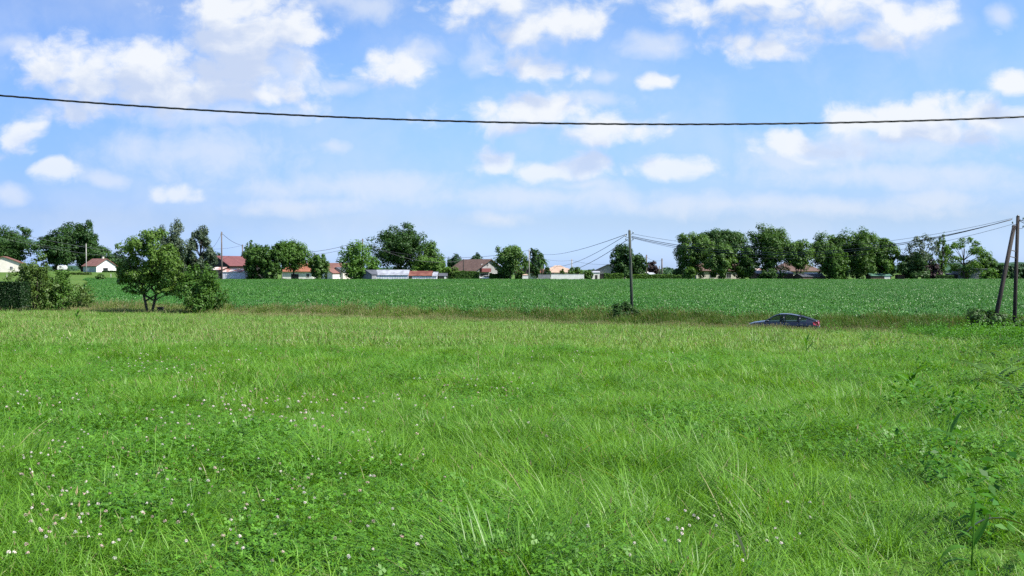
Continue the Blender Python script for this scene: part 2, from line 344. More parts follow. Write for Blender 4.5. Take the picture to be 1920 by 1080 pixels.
def blades(n,rad,hmin,hmax,w,lean=0.5,segs=3,droop=0.6,taper=0.75,m=G_NEAR,wj=0.5,seed=0.0,seedw=0.006,name='tuft',focus=0.0):
    a=rng.random(n)*2*PI; q=rad*np.sqrt(rng.random(n)); base=np.stack([q*np.cos(a),q*np.sin(a),np.zeros(n)],1)
    th=rng.random(n)*2*PI
    if focus: th=a+rng.normal(size=n)*0.6
    ln=lean*(0.3+0.9*rng.random(n)); h=hmin+(hmax-hmin)*rng.random(n)**1.4
    dirv=np.stack([np.cos(th),np.sin(th),np.zeros(n)],1); side=np.stack([-np.sin(th+rng.normal(size=n)*.8),np.cos(th),np.zeros(n)],1); side=unit(side)
    ww=w*(1-wj/2+wj*rng.random(n)); V=[]; Fc=[]; mi=[]; rn=rng.random(n); rr=[]
    rows=[]
    for i in range(segs+1):
        t=i/segs; hor=ln*h*(t+droop*t*t); ver=h*(t-0.35*droop*ln*t*t)
        c=base+dirv*hor[:,None]; c[:,2]=ver
        hw=ww*0.5*(1-taper*t**1.5) if i<segs else ww*0.06
        rows+= [c-side*hw[:,None],c+side*hw[:,None]]
    V=np.stack(rows,1)                       # n, 2(segs+1), 3
    k=2*(segs+1); o=np.arange(n)[:,None]*k
    for i in range(segs): Fc.append(o+np.array([2*i,2*i+1,2*i+3,2*i+2])); rr.append(rn); mi.append(np.zeros(n))
    V=V.reshape(-1,3); mats=[m]
    if seed:
        ns=max(1,int(n*seed)); j=rng.choice(n,ns,replace=False); tip=V.reshape(n,k,3)[j,k-2]
        q=[]; z=np.array([0,0,1.0]); L=0.18*h[j][:,None]
        for s_ in (np.array([1.,0,0]),np.array([0,1.,0])):
            q.append(np.stack([tip-z*L*0.3,tip+s_*seedw,tip+z*L*0.7,tip-s_*seedw],1))
        Q=np.concatenate(q).reshape(-1,3); b=len(V); V=np.concatenate([V,Q]); Fc.append(b+np.arange(len(Q)).reshape(-1,4)); rr.append(rng.random(len(Q)//4)); mi.append(np.ones(len(Q)//4)); mats=[m,SEED]
    return np_mesh(name,V,np.concatenate(Fc),mats,np.concatenate(rr),mi=np.concatenate(mi))
def trefoils(n,rad,name='clover'):
    P=[];
    a=rng.random(n)*2*PI; q=rad*np.sqrt(rng.random(n)); h=0.05+0.12*rng.random(n); Qs=[];rr=[]
    for k in range(n):
        c=np.array([q[k]*math.cos(a[k]),q[k]*math.sin(a[k]),h[k]]); t0=rng.random()*2*PI; tilt=rng.normal(size=2)*0.3; r=0.0125*(0.7+0.7*rng.random())
        for j in range(3):
            t=t0+j*2.094; d=np.array([math.cos(t),math.sin(t),0]); e=np.array([-math.sin(t),math.cos(t),0])
            pts=[c,c+d*r*0.8+e*r*0.62,c+d*r*1.5,c+d*r*0.8-e*r*0.62]
            for p in pts: p=p; 
            Q=np.array(pts); Q[:,2]+=(Q[:,0]-c[0])*tilt[0]+(Q[:,1]-c[1])*tilt[1]; Qs.append(Q); rr.append(rng.random())
    V=np.concatenate(Qs); return np_mesh(name,V,np.arange(len(V)).reshape(-1,4),[G_CLOVER],rr)
def vnoise(x,y,sc,seed=0):
    r=np.random.default_rng(seed); out=0
    for k in range(6):
        a=r.random()*2*PI; f=sc*(0.7+1.2*r.random()); out=out+np.sin((x*math.cos(a)+y*math.sin(a))*f+r.random()*6.28)
    return out/6
def wedge(n,y0,y1,side=0.60,pad=2.0):
    """n points spread evenly over the strip of ground between two distances that the view reaches"""
    y=np.sqrt(y0*y0+(y1*y1-y0*y0)*rng.random(n)); x=(rng.random(n)*2-1)*(side*y+pad); return x,y
# ------------------------------------------------------------------ setting: ground, road, soil
def axis(fine,step,mid,mstep,far):
    a=list(np.arange(0,fine,step))+list(np.arange(fine,mid,mstep)); v=mid
    while v<far: a.append(v); v*=1.35
    return a+[far]
pos=axis(66,1.5,330,12,5000); gx=np.array(sorted(set([-p for p in pos]+pos)))
gy=np.array(sorted(set([-p for p in axis(12,4,60,12,5000)]+list(np.arange(0,110,1.0))+list(np.arange(110,420,8))+axis(420,420,440,20,5000)[1:])))
XX,YY=np.meshgrid(gx,gy); ZZ=terrain(XX,YY); nx=len(gx)
ii=(np.arange(len(gy)-1)[:,None]*nx+np.arange(nx-1)[None,:]).ravel()
Fg=np.stack([ii,ii+1,ii+1+nx,ii+nx],1)
put(bpy.data.objects.new('ground',np_mesh('ground',np.stack([XX,YY,ZZ],-1),Fg,[GROUND],smooth=True)),kind='structure')
def strip(name,xs,ts,yf,off,m):
    V=[];n=len(ts)
    for x in xs:
        for t in ts: y=yf(x,t); V.append((x,y,tz(x,y)+off))
    Fs=np.array([[i*n+j,(i+1)*n+j,(i+1)*n+j+1,i*n+j+1] for i in range(len(xs)-1) for j in range(n-1)])
    put(bpy.data.objects.new(name,np_mesh(name,V,Fs,[m],smooth=True)),kind='structure')
strip('road',np.arange(-120,121,4),np.linspace(-2.4,2.4,3),lambda x,t:yroad(x)+t,0.03,ASPH)
FARY=262.0
strip('field_soil',np.arange(-110,171,5),np.linspace(0,1,24),lambda x,t:(yroad(x)+9.5)+t*(max(FARY-(yroad(x)+9.5),1)) if x>-0.43*(yroad(x)+9) else max(yroad(x)+9.5,-x/0.44)+t*(FARY-max(yroad(x)+9.5,-x/0.44)),0.06,SOIL)

# ------------------------------------------------------------------ meadow grass
def tufts(name,x,y,fam,scale,coll,label,cat,tilt=0.10,hv=0.25,zoff=-0.01):
    n=len(x); P=np.stack([x,y,terrain(x,y)+zoff],1)
    rot=np.stack([rng.normal(size=n)*tilt,rng.normal(size=n)*tilt,rng.random(n)*6.283],1)
    s=scale*(1+hv*rng.normal(size=n)).clip(0.45,1.9); scl=np.stack([s**0.5,s**0.5,s],1)
    return scatter(name,P,rot,scl,fam,coll,label,cat)
near=[blades(120,0.27,0.05,0.19,0.0072,0.9,4,1.0) for _ in range(6)]+[blades(80,0.17,0.10,0.28,0.0075,0.9,4,1.0,focus=1) for _ in range(4)]+[blades(60,0.28,0.08,0.26,0.0055,0.6,4,0.9,seed=0.10) for _ in range(2)]+[trefoils(90,0.27) for _ in range(3)]
mid=[blades(95,0.33,0.06,0.19,0.0105,0.85,3,1.0) for _ in range(6)]+[blades(60,0.22,0.10,0.27,0.011,0.85,3,1.0,focus=1) for _ in range(4)]+[blades(50,0.3,0.10,0.30,0.008,0.5,3,0.7,seed=0.2) for _ in range(2)]+[trefoils(80,0.32) for _ in range(3)]
far=[blades(80,0.5,0.07,0.20,0.020,0.8,2,0.9,m=G_FAR) for _ in range(8)]+[blades(34,0.4,0.16,0.36,0.018,0.5,2,0.6,m=G_FAR,seed=0.35,seedw=0.010) for _ in range(4)]
def fam_pick(x,y):
    n=len(x); c=vnoise(x,y,1.1,3); d=vnoise(x,y,0.9,5)
    r=rng.random(n); i=rng.integers(0,6,n)
    i=np.where((d>0.12)&(r<0.55),6+rng.integers(0,4,n),i); i=np.where(rng.random(n)<0.06,10+rng.integers(0,2,n),i)
    return np.where((c>0.15-0.10*(x<0))&(rng.random(n)<0.42),12+rng.integers(0,3,n),i)
def hgt(x,y): return 0.95+0.40*vnoise(x,y,0.8,5)+0.25*vnoise(x,y,2.2,9)
x,y=wedge(7000,3.9,13.5); tufts('meadow_grass',x,y,fam_pick(x,y),hgt(x,y),source('near_tuft',near),'long green meadow grass and clover leaves nearest the viewer','grass',0.16)
x,y=wedge(11500,13.2,28); tufts('meadow_grass',x,y,fam_pick(x,y),hgt(x,y),source('mid_tuft',mid),'green meadow grass of the middle of the meadow','grass',0.14)
x,y=wedge(36000,27.5,90); k=(y-yroad(x)<-3.6); x,y=x[k],y[k]
i=rng.integers(0,8,len(x)); i=np.where(rng.random(len(x))<0.16,8+rng.integers(0,4,len(x)),i)
tufts('meadow_grass',x,y,i,hgt(x,y),source('far_tuft',far),'yellowish meadow grass running up to the road','grass',0.10)
# rank weeds of the verges
weeds=[blades(55,0.45,0.25,0.70,0.022,0.45,3,0.7,m=G_WEED,seed=0.06,seedw=0.014) for _ in range(5)]+[blades(36,0.40,0.35,0.85,0.018,0.35,3,0.6,m=G_WEED,seed=0.35,seedw=0.016) for _ in range(3)]
weeds+=[blades(60,0.45,0.30,0.80,0.026,0.40,3,0.7,m=G_WEEDD,seed=0.03,seedw=0.012) for _ in range(5)]+[blades(40,0.40,0.40,0.95,0.020,0.32,3,0.6,m=G_WEEDD,seed=0.14,seedw=0.015) for _ in range(3)]
x=rng.random(14500)*176-88; s=3.0+5.2*rng.random(14500); y=yroad(x)+s; k=(np.abs(x)<0.62*y); x,y=x[k],y[k]
i=rng.integers(0,8,len(x))+8*(rng.random(len(x))<np.clip(0.15+0.035*(x+4)+0.5*vnoise(x,y,0.25,77)-0.12*(y-yroad(x)-5),0.03,0.92)); tufts('verge_weeds',x,y,i,0.62+0.45*vnoise(x,y,0.35,21)+0.45*vnoise(x,y,1.6,4),source('weed_tuft',weeds),'tall olive and brown weeds on the bank beyond the road','weeds',0.12)
fr=[blades(30,0.35,0.15,0.42,0.014,0.4,3,0.6,m=G_FAR,seed=0.55,seedw=0.016) for _ in range(4)]
x=rng.random(4200)*90-48; s=-6.5+2.6*rng.random(4200); y=yroad(x)+s
tufts('edge_grass',x,y,rng.integers(0,4,len(x)),0.85+0.35*vnoise(x,y,0.8,2),source('edge_tuft',fr),'thin seeding grass along the lip of the meadow','grass',0.12)

# ------------------------------------------------------------------ maize field
def maize_patch(n):
    Q=[];rr=[]
    for k in range(n):
        bx,by=(rng.random(2)-0.5)*1.5; h=0.42*(0.75+0.5*rng.random()); b=rng.random()*6.28; L=0
        for j in range(7):
            a=b+j*2.3+rng.normal()*0.3; d=np.array([math.cos(a),math.sin(a),0]); e=np.array([-d[1],d[0],0]); w=0.029*(0.8+0.4*rng.random()); ln=0.23*(0.7+0.6*rng.random())
            z0=h*(0.15+0.12*j); o=len(Q)*0
            c=[np.array([bx,by,z0])+d*ln*u+np.array([0,0,ln*(1.3*u-1.45*u*u*(0.8+0.5*rng.random()))]) for u in (0.0,0.33,0.68,1.0)]
            ws=[0.5,1.0,0.8,0.1]; tw=rng.normal()*0.35*w
            pr=[(c[q]-e*w*ws[q]+np.array([0,0,tw]),c[q]+e*w*ws[q]-np.array([0,0,tw])) for q in range(4)]
            for q in range(3): Q.append([pr[q][0],pr[q][1],pr[q+1][1],pr[q+1][0]]); rr.append(rng.random()*0.3+L); 
            L=rng.random()*0.7
    V=np.array(Q).reshape(-1,3); return np_mesh('maize',V,np.arange(len(V)).reshape(-1,4),[G_MAIZE],rr)
mz=source('maize_patch',[maize_patch(21) for _ in range(8)])
x,y=wedge(52000,62,FARY,0.59,3); k=(y-yroad(x)>7.4)&(x>-0.44*y+2*vnoise(x,y,0.1,8)); x,y=x[k],y[k]; n=len(x)
P=np.stack([x,y,terrain(x,y)],1); sc=(1+0.16*rng.normal(size=n)+0.15*vnoise(x,y,0.12,31)).clip(0.6,1.5)
scatter('maize_crop',P,np.stack([0*x,0*x,rng.random(n)*6.283],1),np.stack([sc*0+1,sc*0+1,sc],1),rng.integers(0,8,n),mz,'young blue green maize filling the wide field beyond the road','crop')

# ------------------------------------------------------------------ clover flowers
def flower_mesh(far=False,m=PETAL):
    n=26; d=rdir(n); d[:,2]=np.abs(d[:,2])*1.1-0.35; d=unit(d); P=d*np.array([0.0085,0.0085,0.0078])
    Q=leaf_quads(P,unit(d+0.3*rdir(n)),0.0085*(0.8+0.5*rng.random(n)),0.7,0.15)
    t=np.cross(d,np.array([0.3,0.2,1.0])); t=unit(t); l=0.010
    Q2=np.stack([P-t*0.003,P+t*0.003,P+d*l*0.5+t*0.001,P+d*l*0.5-t*0.001],1)
    A=np.concatenate([Q,Q2]); return np_mesh('head',A.reshape(-1,3),np.arange(len(A)*4).reshape(-1,4),[m],rng.random(len(A)))
heads=[flower_mesh(m=PETAL) for _ in range(4)]+[flower_mesh(m=PETALB) for _ in range(3)]
def stem_mesh(h,bend):
    mb=MB(); mb.tube([(bend,0,-h),(bend*0.8,0,-h*0.5),(bend*0.2,0,-h*0.12),(0,0,-0.004)],[0.0018,0.0016,0.0014,0.0013],4); return mb.mesh('stem',G_CLOVER)
stems_=[stem_mesh(0.26,b) for b in (0.02,-0.03,0.05,0.0)]
REG=[(90,870,95,45,55,'left'),(230,1000,120,50,62,'left'),(60,1010,60,45,14,'left'),(330,850,90,40,40,'left'),(600,1020,150,40,26,'front'),(660,890,70,35,28,'front'),(520,960,110,50,24,'front'),(1240,1025,70,28,14,'right'),(1480,960,60,60,7,'right'),(1420,1040,50,25,7,'right'),
 (540,785,95,22,70,'mid'),(420,770,60,18,20,'mid'),(280,690,90,17,62,'mid'),(350,715,30,10,10,'mid'),(60,770,60,22,22,'mid'),(900,735,80,16,34,'mid'),(850,800,120,30,15,'mid'),(1080,675,90,12,24,'mid'),(400,640,240,14,34,'mid'),(1250,690,130,12,12,'mid'),(350,625,330,16,120,'mid'),(1000,640,500,14,70,'mid')]
LAB={'left':'small white or fading pinkish clover flower head in the lower left of the meadow','front':'small white or fading pinkish clover flower head in the lower middle of the meadow','right':'small white clover flower head among the lush grass at lower right'}
fl=[]
for cx,cy,sx,sy,n,z in REG:
    for _ in range(n):
        px=cx+rng.normal()*sx; py=cy+rng.normal()*sy
        if not(-30<px<1950 and 600<py<1110): continue
        X,Y=on_ground(px,min(py,1085)+0); fl.append((Y,X,z))
fl.sort(); proto=[]; small=[]
for k,(Y,X,z) in enumerate(fl):
    Z=tz(X,Y)+0.15+0.10*rng.random()
    hm=heads[rng.integers(0,7) if z!='right' else rng.integers(0,4)]
    if k<290 and z!='mid':
        s=0.75+0.3*rng.random()
        e=empty('clover_flower',(X,Y,Z),LAB[z],'flower','clover flowers '+{'left':'at lower left','front':'at lower middle','right':'at lower right'}[z],rng.random()*6.28); e.scale=(s,s,s); e.rotation_euler[0]=rng.normal()*0.15
        put(bpy.data.objects.new('head',hm),e); put(bpy.data.objects.new('stem',stems_[rng.integers(0,4)]),e)
    else: small.append((X,Y,Z))
sm=np.array(small); n=len(sm)
scatter('clover_flowers',sm,np.stack([0*sm[:,0],0*sm[:,0],rng.random(n)*6],1),np.repeat((1.15+0.4*rng.random(n))[:,None],3,1),rng.integers(0,7,n),source('flower_head',heads),'white clover flowers scattered over the middle of the meadow','flowers')

# ------------------------------------------------------------------ single plants in the meadow
def big_tuft(label,px,py,h,r,n=260,w=0.006,m=G_TUFT,lean=0.8):
    X,Y=on_ground(px,py); o=bpy.data.objects.new('grass_tuft',blades(n,r,h*0.45,h,w,lean,5,0.8,m=m,focus=1,name='grass_tuft')); o.location=(X,Y,tz(X,Y)-0.02); put(o,None,label,'grass tuft')
big_tuft('big fountain shaped grass tuft with pale blades at the lower centre of the meadow',950,1075,0.55,0.22,330,0.008)
big_tuft('dark green grass tuft left of the big fountain shaped tuft',760,1005,0.36,0.2,200,0.006,G_CLOVER,0.9)
big_tuft('grass tuft with a few long pale blades above the left clover patch',560,900,0.40,0.14,90,0.007)
big_tuft('loose grass tuft with bleached blades left of the dock plant in the lower right corner',1660,1010,0.42,0.2,150,0.006)
big_tuft('tall upright grass tuft in the lower left near the clover flowers',350,960,0.42,0.15,130,0.006,G_TUFT,0.5)
def lance(L,W,curl,m,fold=0.25,n=6):
    V=[];
    for i in range(n+1):
        t=i/n; w=W*math.sin(PI*min(1,t*0.93+0.07))**0.8*(1-0.35*t)*0.5 if i<n else 0.002; z=L*(0.55*t-curl*t*t); x=L*t*(1-0.15*t)
        V+= [(x,-w,z+w*fold),(x,0,z),(x,w,z+w*fold)]
    Fs=[]
    for i in range(n):
        b=3*i; Fs+= [(b,b+1,b+4,b+3),(b+1,b+2,b+5,b+4)]
    return np_mesh('leaf',V,np.array(Fs),[m],np.repeat(rng.random(),len(Fs)),smooth=True)
def dock(label,px,py,h,leaves,group=None,sc=1.0):
    X,Y=on_ground(px,py); e=empty('dock_plant',(X,Y,tz(X,Y)),label,'plant',group)
    mb=MB(); mb.tube([(0,0,-0.05),(0.01,0,h*0.5),(0.03,0.01,h)],[0.006,0.005,0.002],5); mb.obj('stem',e,L_DOCK)
    for (z,a,L,W,curl,red,tilt) in leaves:
        o=bpy.data.objects.new('leaf',lance(L*sc,W*sc,curl,L_DOCKR if red else L_DOCK)); o.location=(0.01,0,z*h); o.rotation_euler=(rng.normal()*0.2,tilt,R(a)); put(o,e)
dock('dock plant with an upright red stem and a folded leaf in the lower right',1825,1075,0.44,[(0.5,20,.26,.07,.1,0,-.5),(0.75,35,.2,.05,.1,0,-.9),(0.45,185,.28,.08,.75,0,0),(0.3,160,.3,.09,.8,0,.2),(0.2,240,.3,.09,.7,0,.2),(0.6,120,.2,.05,.5,0,0),(0.15,-60,.26,.08,.6,0,0)],sc=.8)
dock('dark dock leaf with a reddish tip reaching out of the right edge',1925,1062,0.42,[(0.7,168,.38,.085,.62,1,.1),(0.4,40,.3,.08,.5,0,0),(0.3,240,.28,.08,.5,0,0)])
dock('dock plant with shiny dark leaves standing on the right of the meadow',1782,838,0.42,[(0.5,160,.26,.08,.6,0,0),(0.4,200,.28,.08,.75,0,0),(0.5,20,.3,.075,.2,0,-.5),(0.4,60,.26,.08,.3,0,-.4),(0.3,-20,.26,.09,.6,0,0),(0.3,250,.3,.09,.5,0,0),(0.2,-70,.28,.09,.7,0,.1)],sc=1.1)
dock('small dock plant with a red tipped leaf in front at lower right',1400,1078,0.22,[(0.6,150,.2,.07,.1,1,-.7),(0.4,30,.2,.07,.5,0,0),(0.4,270,.2,.07,.5,0,0)])
dock('leafy dark dock clump farther up the right side of the meadow',1712,742,0.5,[(0.2+0.1*k,50*k,.34,.085,.35+.1*(k%3),0,-.3) for k in range(8)],sc=1.25)
dock('upright dock seedling alone in the upper right of the meadow',1512,662,0.5,[(0.3+0.1*k,80*k,.3,.07,.2,0,-.5) for k in range(6)],sc=1.2)
dock('upright green weed alone at the upper left of the meadow',143,606,0.6,[(0.3+0.1*k,75*k,.34,.08,.15,0,-.6) for k in range(7)],sc=1.3)
def leafy(n,rad,h,ls,m):
    P=[];Nn=[]
    for k in range(n):
        a=rng.random()*6.28; q=rad*math.sqrt(rng.random()); hh=h*(0.45+0.75*rng.random()); c=np.array([q*math.cos(a),q*math.sin(a),0]); ln=rng.normal(size=2)*0.12
        for j in range(8):
            t=(j+1)/8; b=j*2.4+a; d=np.array([math.cos(b),math.sin(b),0]); P.append(c+[ln[0]*t,ln[1]*t,hh*t]+d*ls*0.55); Nn.append(unit(d*0.5+[0,0,1]+0.25*rng.normal(size=3)))
    P=np.array(P);Nn=np.array(Nn); Q=leaf_quads(P,Nn,ls*(0.7+0.6*rng.random(len(P))),0.5); return np_mesh('leafy_weed',Q.reshape(-1,3),np.arange(4*len(P)).reshape(-1,4),[m],rng.random(len(P)))
lw=source('leafy_weed',[leafy(26,0.34,0.40,0.065,G_LUSH) for _ in range(5)]+[leafy(16,0.3,0.55,0.085,G_LUSH) for _ in range(3)])
x,y=wedge(15000,6,60); q=x/y; f=np.clip((q-0.38)/0.13,0,1)*np.clip((y-6)/7,0.12,1)*1.0+0.6*np.clip((q-0.33)/0.15,0,1)*np.clip((y-36)/12,0,1); k=(y-yroad(x)<-5.5)&(q>0.3)&(rng.random(len(x))<f*np.clip(2.6*vnoise(x,y,0.55,41)+0.30,0.06,1)); x,y=x[k],y[k]
tufts('leafy_weeds',x,y,rng.integers(0,8,len(x)),0.75+0.9*vnoise(x,y,0.55,41)+0.5*vnoise(x,y,2.3,43),lw,'belt of lush broad leaved weeds along the right side of the meadow','weeds',0.12)
def fern(label,px,py,h,group=None):
    X,Y=on_ground(px,py); e=empty('fern',(X,Y,tz(X,Y)),label,'fern',group,rng.random()*6)
    for k in range(7):
        a=k*0.9+rng.normal()*0.2; L=h*(0.8+0.4*rng.random()); Q=[];rr=[]
        for j in range(13):
            t=(j+1)/14; c=np.array([L*0.75*t,0,L*(1.15*t-0.65*t*t)]); w=0.30*L*(1-t)**0.8*min(1,t*4)+0.01; q=0.045*L/0.7
            for sgn in (-1,1): Q.append([c+[-q,0,0],c+[q*0.2,sgn*w*0.5,0.02],c+[q*1.2,sgn*w,-0.03*w],c+[q,sgn*w*0.2,0]]); rr.append(rng.random())
        V=np.array(Q,float).reshape(-1,3); o=bpy.data.objects.new('frond',np_mesh('frond',V,np.arange(len(V)).reshape(-1,4),[L_LIME],rr)); o.rotation_euler=(0,0,a); put(o,e)
for k,(px,py,h) in enumerate([(1850,672,.75),(1905,690,.8),(1872,715,.75),(1918,745,.8),(1815,690,.6),(1890,650,.7)]):
    fern('bracken fern in the lush dark clump at the right edge below the braced pole',px,py,h,'bracken ferns at the right edge')

# ------------------------------------------------------------------ roadside shrubs and trees
def lob(X,Y,items): # crown lumps given in photo pixels round the trunk foot, turned into metres at the tree's distance
    zg=tz(X,Y); return [(wx(a,Y)-X,(rng.random()-.5)*2.4*(0.6+0.01*c),wz(b,Y)-zg,c/F*Y,c/F*Y*1.1,(d or c)/F*Y) for a,b,c,d in items]
YT=71.0; Xt=wx(280,YT)
tree('round_tree','bushy round tree with several dark stems, standing at the far left edge of the meadow',216,344,431,YT,'oak',L_ROUND,0.25,ls=0.16,stems=2,bark=BARKD,n=17000,fit=False,
 lobes=lob(Xt,YT,[(278,462,30,24),(300,455,25,22),(256,466,22,18),(240,478,20,18),(250,500,30,22),(236,515,19,18),(262,525,24,18),(285,498,36,26),(312,480,26,24),(326,500,20,22),(310,520,30,20),(332,520,12,14),(290,535,18,12),(228,462,9,7),(270,440,12,9),(322,468,14,10),(298,442,13,9),(228,528,15,12),(246,541,14,8),(330,543,15,9),(318,552,10,6),(222,505,12,12),(262,548,14,9),(310,545,16,9),(345,525,12,12),(238,512,16,16),(290,512,24,18)]))
bushes='shrubs at the left edge of the meadow'
tree('shrub','broad dark green shrub with arching stems, right of the round tree',336,422,500,YT-1,'bush',L_GREEN,0.0,None,'shrub',ls=0.16,stems=4,n=7500)
tree('shrub','straggly flowering shrub with reddish tips, between the clipped hedge and the round tree',26,104,482,YT+1,'bush',L_OLIVE,0.02,None,'shrub',ls=0.16,stems=4,n=5500)
tree('shrub','low light olive shrub merging with the verge, left of the round tree',84,142,507,YT+2,'bush',L_GREEN,0.0,None,'shrub',ls=0.16,stems=3,n=3800)
tree('shrub','small pale weedy shrub on the verge in front of the maize at left',128,176,533,YT+5,'bush',L_OLIVE,0.0,None,'shrub',ls=0.16,stems=3,n=1600)
hedge('dark clipped hedge block at the far left edge of the meadow',-150,49,527,70,1.6,L_HEDGE,ls=0.10,bumpy=0.03,name='clipped_hedge')
def bramble(label,px0,px1,ytop,Y,n=3500):
    tree('bramble',label,px0,px1,ytop,Y,'bush',L_DARK,0.0,None,'bramble',ls=0.15,stems=3,n=n)
bramble('dark bramble clump round the foot of the single pole',1149,1197,568,71.2,3600)
bramble('dark bramble clump round the feet of the braced pole',1820,1892,582,59.6,6000)
bramble('small bramble on the verge right of the braced pole',1888,1935,600,60.5,1800)

# ------------------------------------------------------------------ far trees, left to right
T=tree; gA=None
T('oak_tree','dark oak at the far left edge behind the cream house',-40,76,425,395,'oak',L_DARK,0.2)
T('oak_tree','tall oak in the left group, directly left of the tallest one',72,140,429,400,'oak',L_DARK,0.1)
T('oak_tree','tallest oak of the left group behind the pale pole',122,186,418,405,'oak',L_DARK,0.1)
T('small_tree','low dark tree at the right foot of the left oak group',160,206,464,400,'oak',L_DARK,0.0)
T('small_tree','small rounded tree behind the white gable of the red brown house',206,236,472,420,'oak',L_FAR,0.1)
T('eucalyptus','tall grey green tree rising behind the round tree',296,354,419,200,'oak',L_GREY,0.15,dens=.6)
T('eucalyptus','tall grey green tree with gaps in its crown, left of the tall thin pole',350,404,427,205,'sparse',L_GREY,0.12,dens=2.2)
T('small_tree','dark rounded tree between the grey green tree and the red barn',318,372,470,210,'bush',L_DARK,0.0)
T('small_tree','low tree peeping over the left slope of the barn roof',383,420,476,330,'oak',L_FAR,0.1)
T('leafy_tree','dark leafy tree at the right end of the red barn',457,505,461,258,'bush',L_OAK,0.04)
T('leafy_tree','dark leafy tree with lighter shoots left of the domed tree',492,537,459,257,'bush',L_OAK,0.03)
T('sapling','thin sapling with a few leaves sticking up above the leafy tree by the barn',458,478,452,262,'sparse',L_GREEN,0.3)
T('domed_tree','smooth domed tree with a visible trunk in front of the orange roof',520,582,453,262,'umbrella',L_GREEN,0.30)
T('leafy_tree','dark tree between the orange and the brown red roofs',580,616,478,262,'oak',L_OAK,0.05)
T('walnut_tree','light green airy tree left of the pole above the brown red roof',638,692,455,264,'oak',L_LIME,0.06,dens=.55)
T('bush','bright green bush at the foot of the pole beside the grey sheds',664,692,503,262,'bush',L_LIME,0.0,cat='bush')
T('young_tree','pale green young tree at the left foot of the great oak',688,712,482,285,'oak',L_LIME,0.1)
T('oak_tree','great dark oak standing behind the long grey sheds',697,804,423,300,'oak',L_DARK,0.12,nl=22,n=17000)
T('oak_tree','smaller thinner oak joined to the right side of the great oak',786,832,456,300,'oak',L_OAK,0.12,dens=.6)
T('bush','large bright green bush behind the rusty end of the sheds',778,842,484,285,'bush',L_GREEN,0.0,cat='bush')
T('bush','brownish bush between the small dark shed and the farmhouse',836,862,502,283,'bush',L_OLIVE,0.0,cat='bush')
T('far_round_tree','small dark round tree left of the farmhouse roof',839,864,478,420,'umbrella',L_FAR,0.1)
T('far_round_tree','small round tree showing over the farmhouse roof',875,904,477,430,'umbrella',L_FAR,0.1)
T('leafy_tree','spreading tree with a clear trunk in front of the farmhouse gable',929,984,462,262,'oak',L_OAK,0.22,dens=.85)
T('bush','low dark bush at the foot of the tree before the farmhouse',934,960,505,266,'bush',L_DARK,0.0,cat='bush')
T('bush','low bush left of the white gate piers below the red roof',966,984,508,266,'bush',L_OAK,0.0,cat='bush')
T('conifer','dark conifer between the two palms',992,1018,468,285,'oak',L_DARK,0.1)
T('bush','clipped dark bush behind the grey garden wall',1019,1032,502,275,'bush',L_DARK,0.0,cat='bush')
T('bush','low leafy bush before the pale hipped roof',1049,1060,505,274,'bush',L_OLIVE,0.0,cat='bush')
T('bush','feathery bush behind the right end of the white garden wall',1066,1094,502,276,'bush',L_OAK,0.0,cat='bush')
T('bush','bright bush beyond the end of the white garden wall',1096,1112,508,275,'bush',L_GREEN,0.0,cat='bush')
T('leafy_tree','dark tree left of and behind the single pole',1146,1186,460,268,'oak',L_DARK,0.08,dens=1.1)
T('leafy_tree','lower tree right of and behind the single pole',1178,1212,479,270,'oak',L_DARK,0.06)
T('purple_tree','purple leaved plum tree beside a grey pole',1211,1234,491,290,'bush',L_PURPLE,0.05)
T('bush','dark bush left of the big tree group',1262,1284,502,270,'bush',L_DARK,0.0,cat='bush')
T('bush','bright green bush at the left foot of the big tree group',1283,1303,501,264,'bush',L_GREEN,0.0,cat='bush')
T('leafy_tree','leftmost tree of the big group right of centre',1270,1334,440,272,'oak',L_OAK,0.14)
T('umbrella_pine','umbrella pine with a flat dark dome behind the big tree group',1304,1394,433,310,'umbrella',L_DARK,0.4)
T('leafy_tree','middle tree of the big group, in front of the pine',1322,1378,461,266,'oak',L_OAK,0.1)
T('leafy_tree','rightmost tree of the big group, beside the dark shed',1368,1417,462,268,'oak',L_OAK,0.08)
T('tall_tree','tall tree with light tufts rising over the low dark shed',1406,1484,427,268,'oak',L_OAK,0.16,nl=20,dens=.9)
T('bush','dark ivy bush at the foot of the tall tree over the shed',1424,1456,505,264,'bush',L_DARK,0.0,cat='bush')
T('forked_tree','smaller tree with a forked bare trunk before the brown roof',1470,1524,452,266,'oak',L_OAK,0.30,dens=.75,stems=2)
T('leafy_tree','tree at the left end of the right hand row',1521,1588,441,272,'oak',L_OAK,0.10)
T('leafy_tree','small lighter tree in front of the right hand row',1548,1592,466,263,'oak',L_GREEN,0.02)
T('leafy_tree','biggest tree in the middle of the right hand row',1566,1648,434,270,'oak',L_OAK,0.06,nl=20)
T('leafy_tree','tree at the right end of the right hand row over the green roof',1618,1680,441,270,'oak',L_GREEN,0.12)
T('shrubby_tree','dark dense shrubby tree below the thin bare tree at right',1684,1758,475,268,'bush',L_DARK,0.02)
T('bush','reddish brown bush at the right side of the dense shrubby tree',1728,1760,488,266,'bush',L_PURPLE,0.0,cat='bush')
T('thin_tree','thin see through tree standing in the dense shrub at right',1702,1758,442,267,'sparse',L_GREY,0.25,dens=.7)
T('thin_tree','slender tree with few leaves between the two see through trees',1754,1778,441,268,'sparse',L_GREEN,0.2)
T('thin_tree','wide airy tree with layered foliage behind the dark flat shed',1766,1850,447,272,'sparse',L_GREEN,0.12,dens=1.0)
T('bush','rounded bush behind the right end of the dark flat shed',1826,1876,484,282,'bush',L_OAK,0.0,cat='bush')
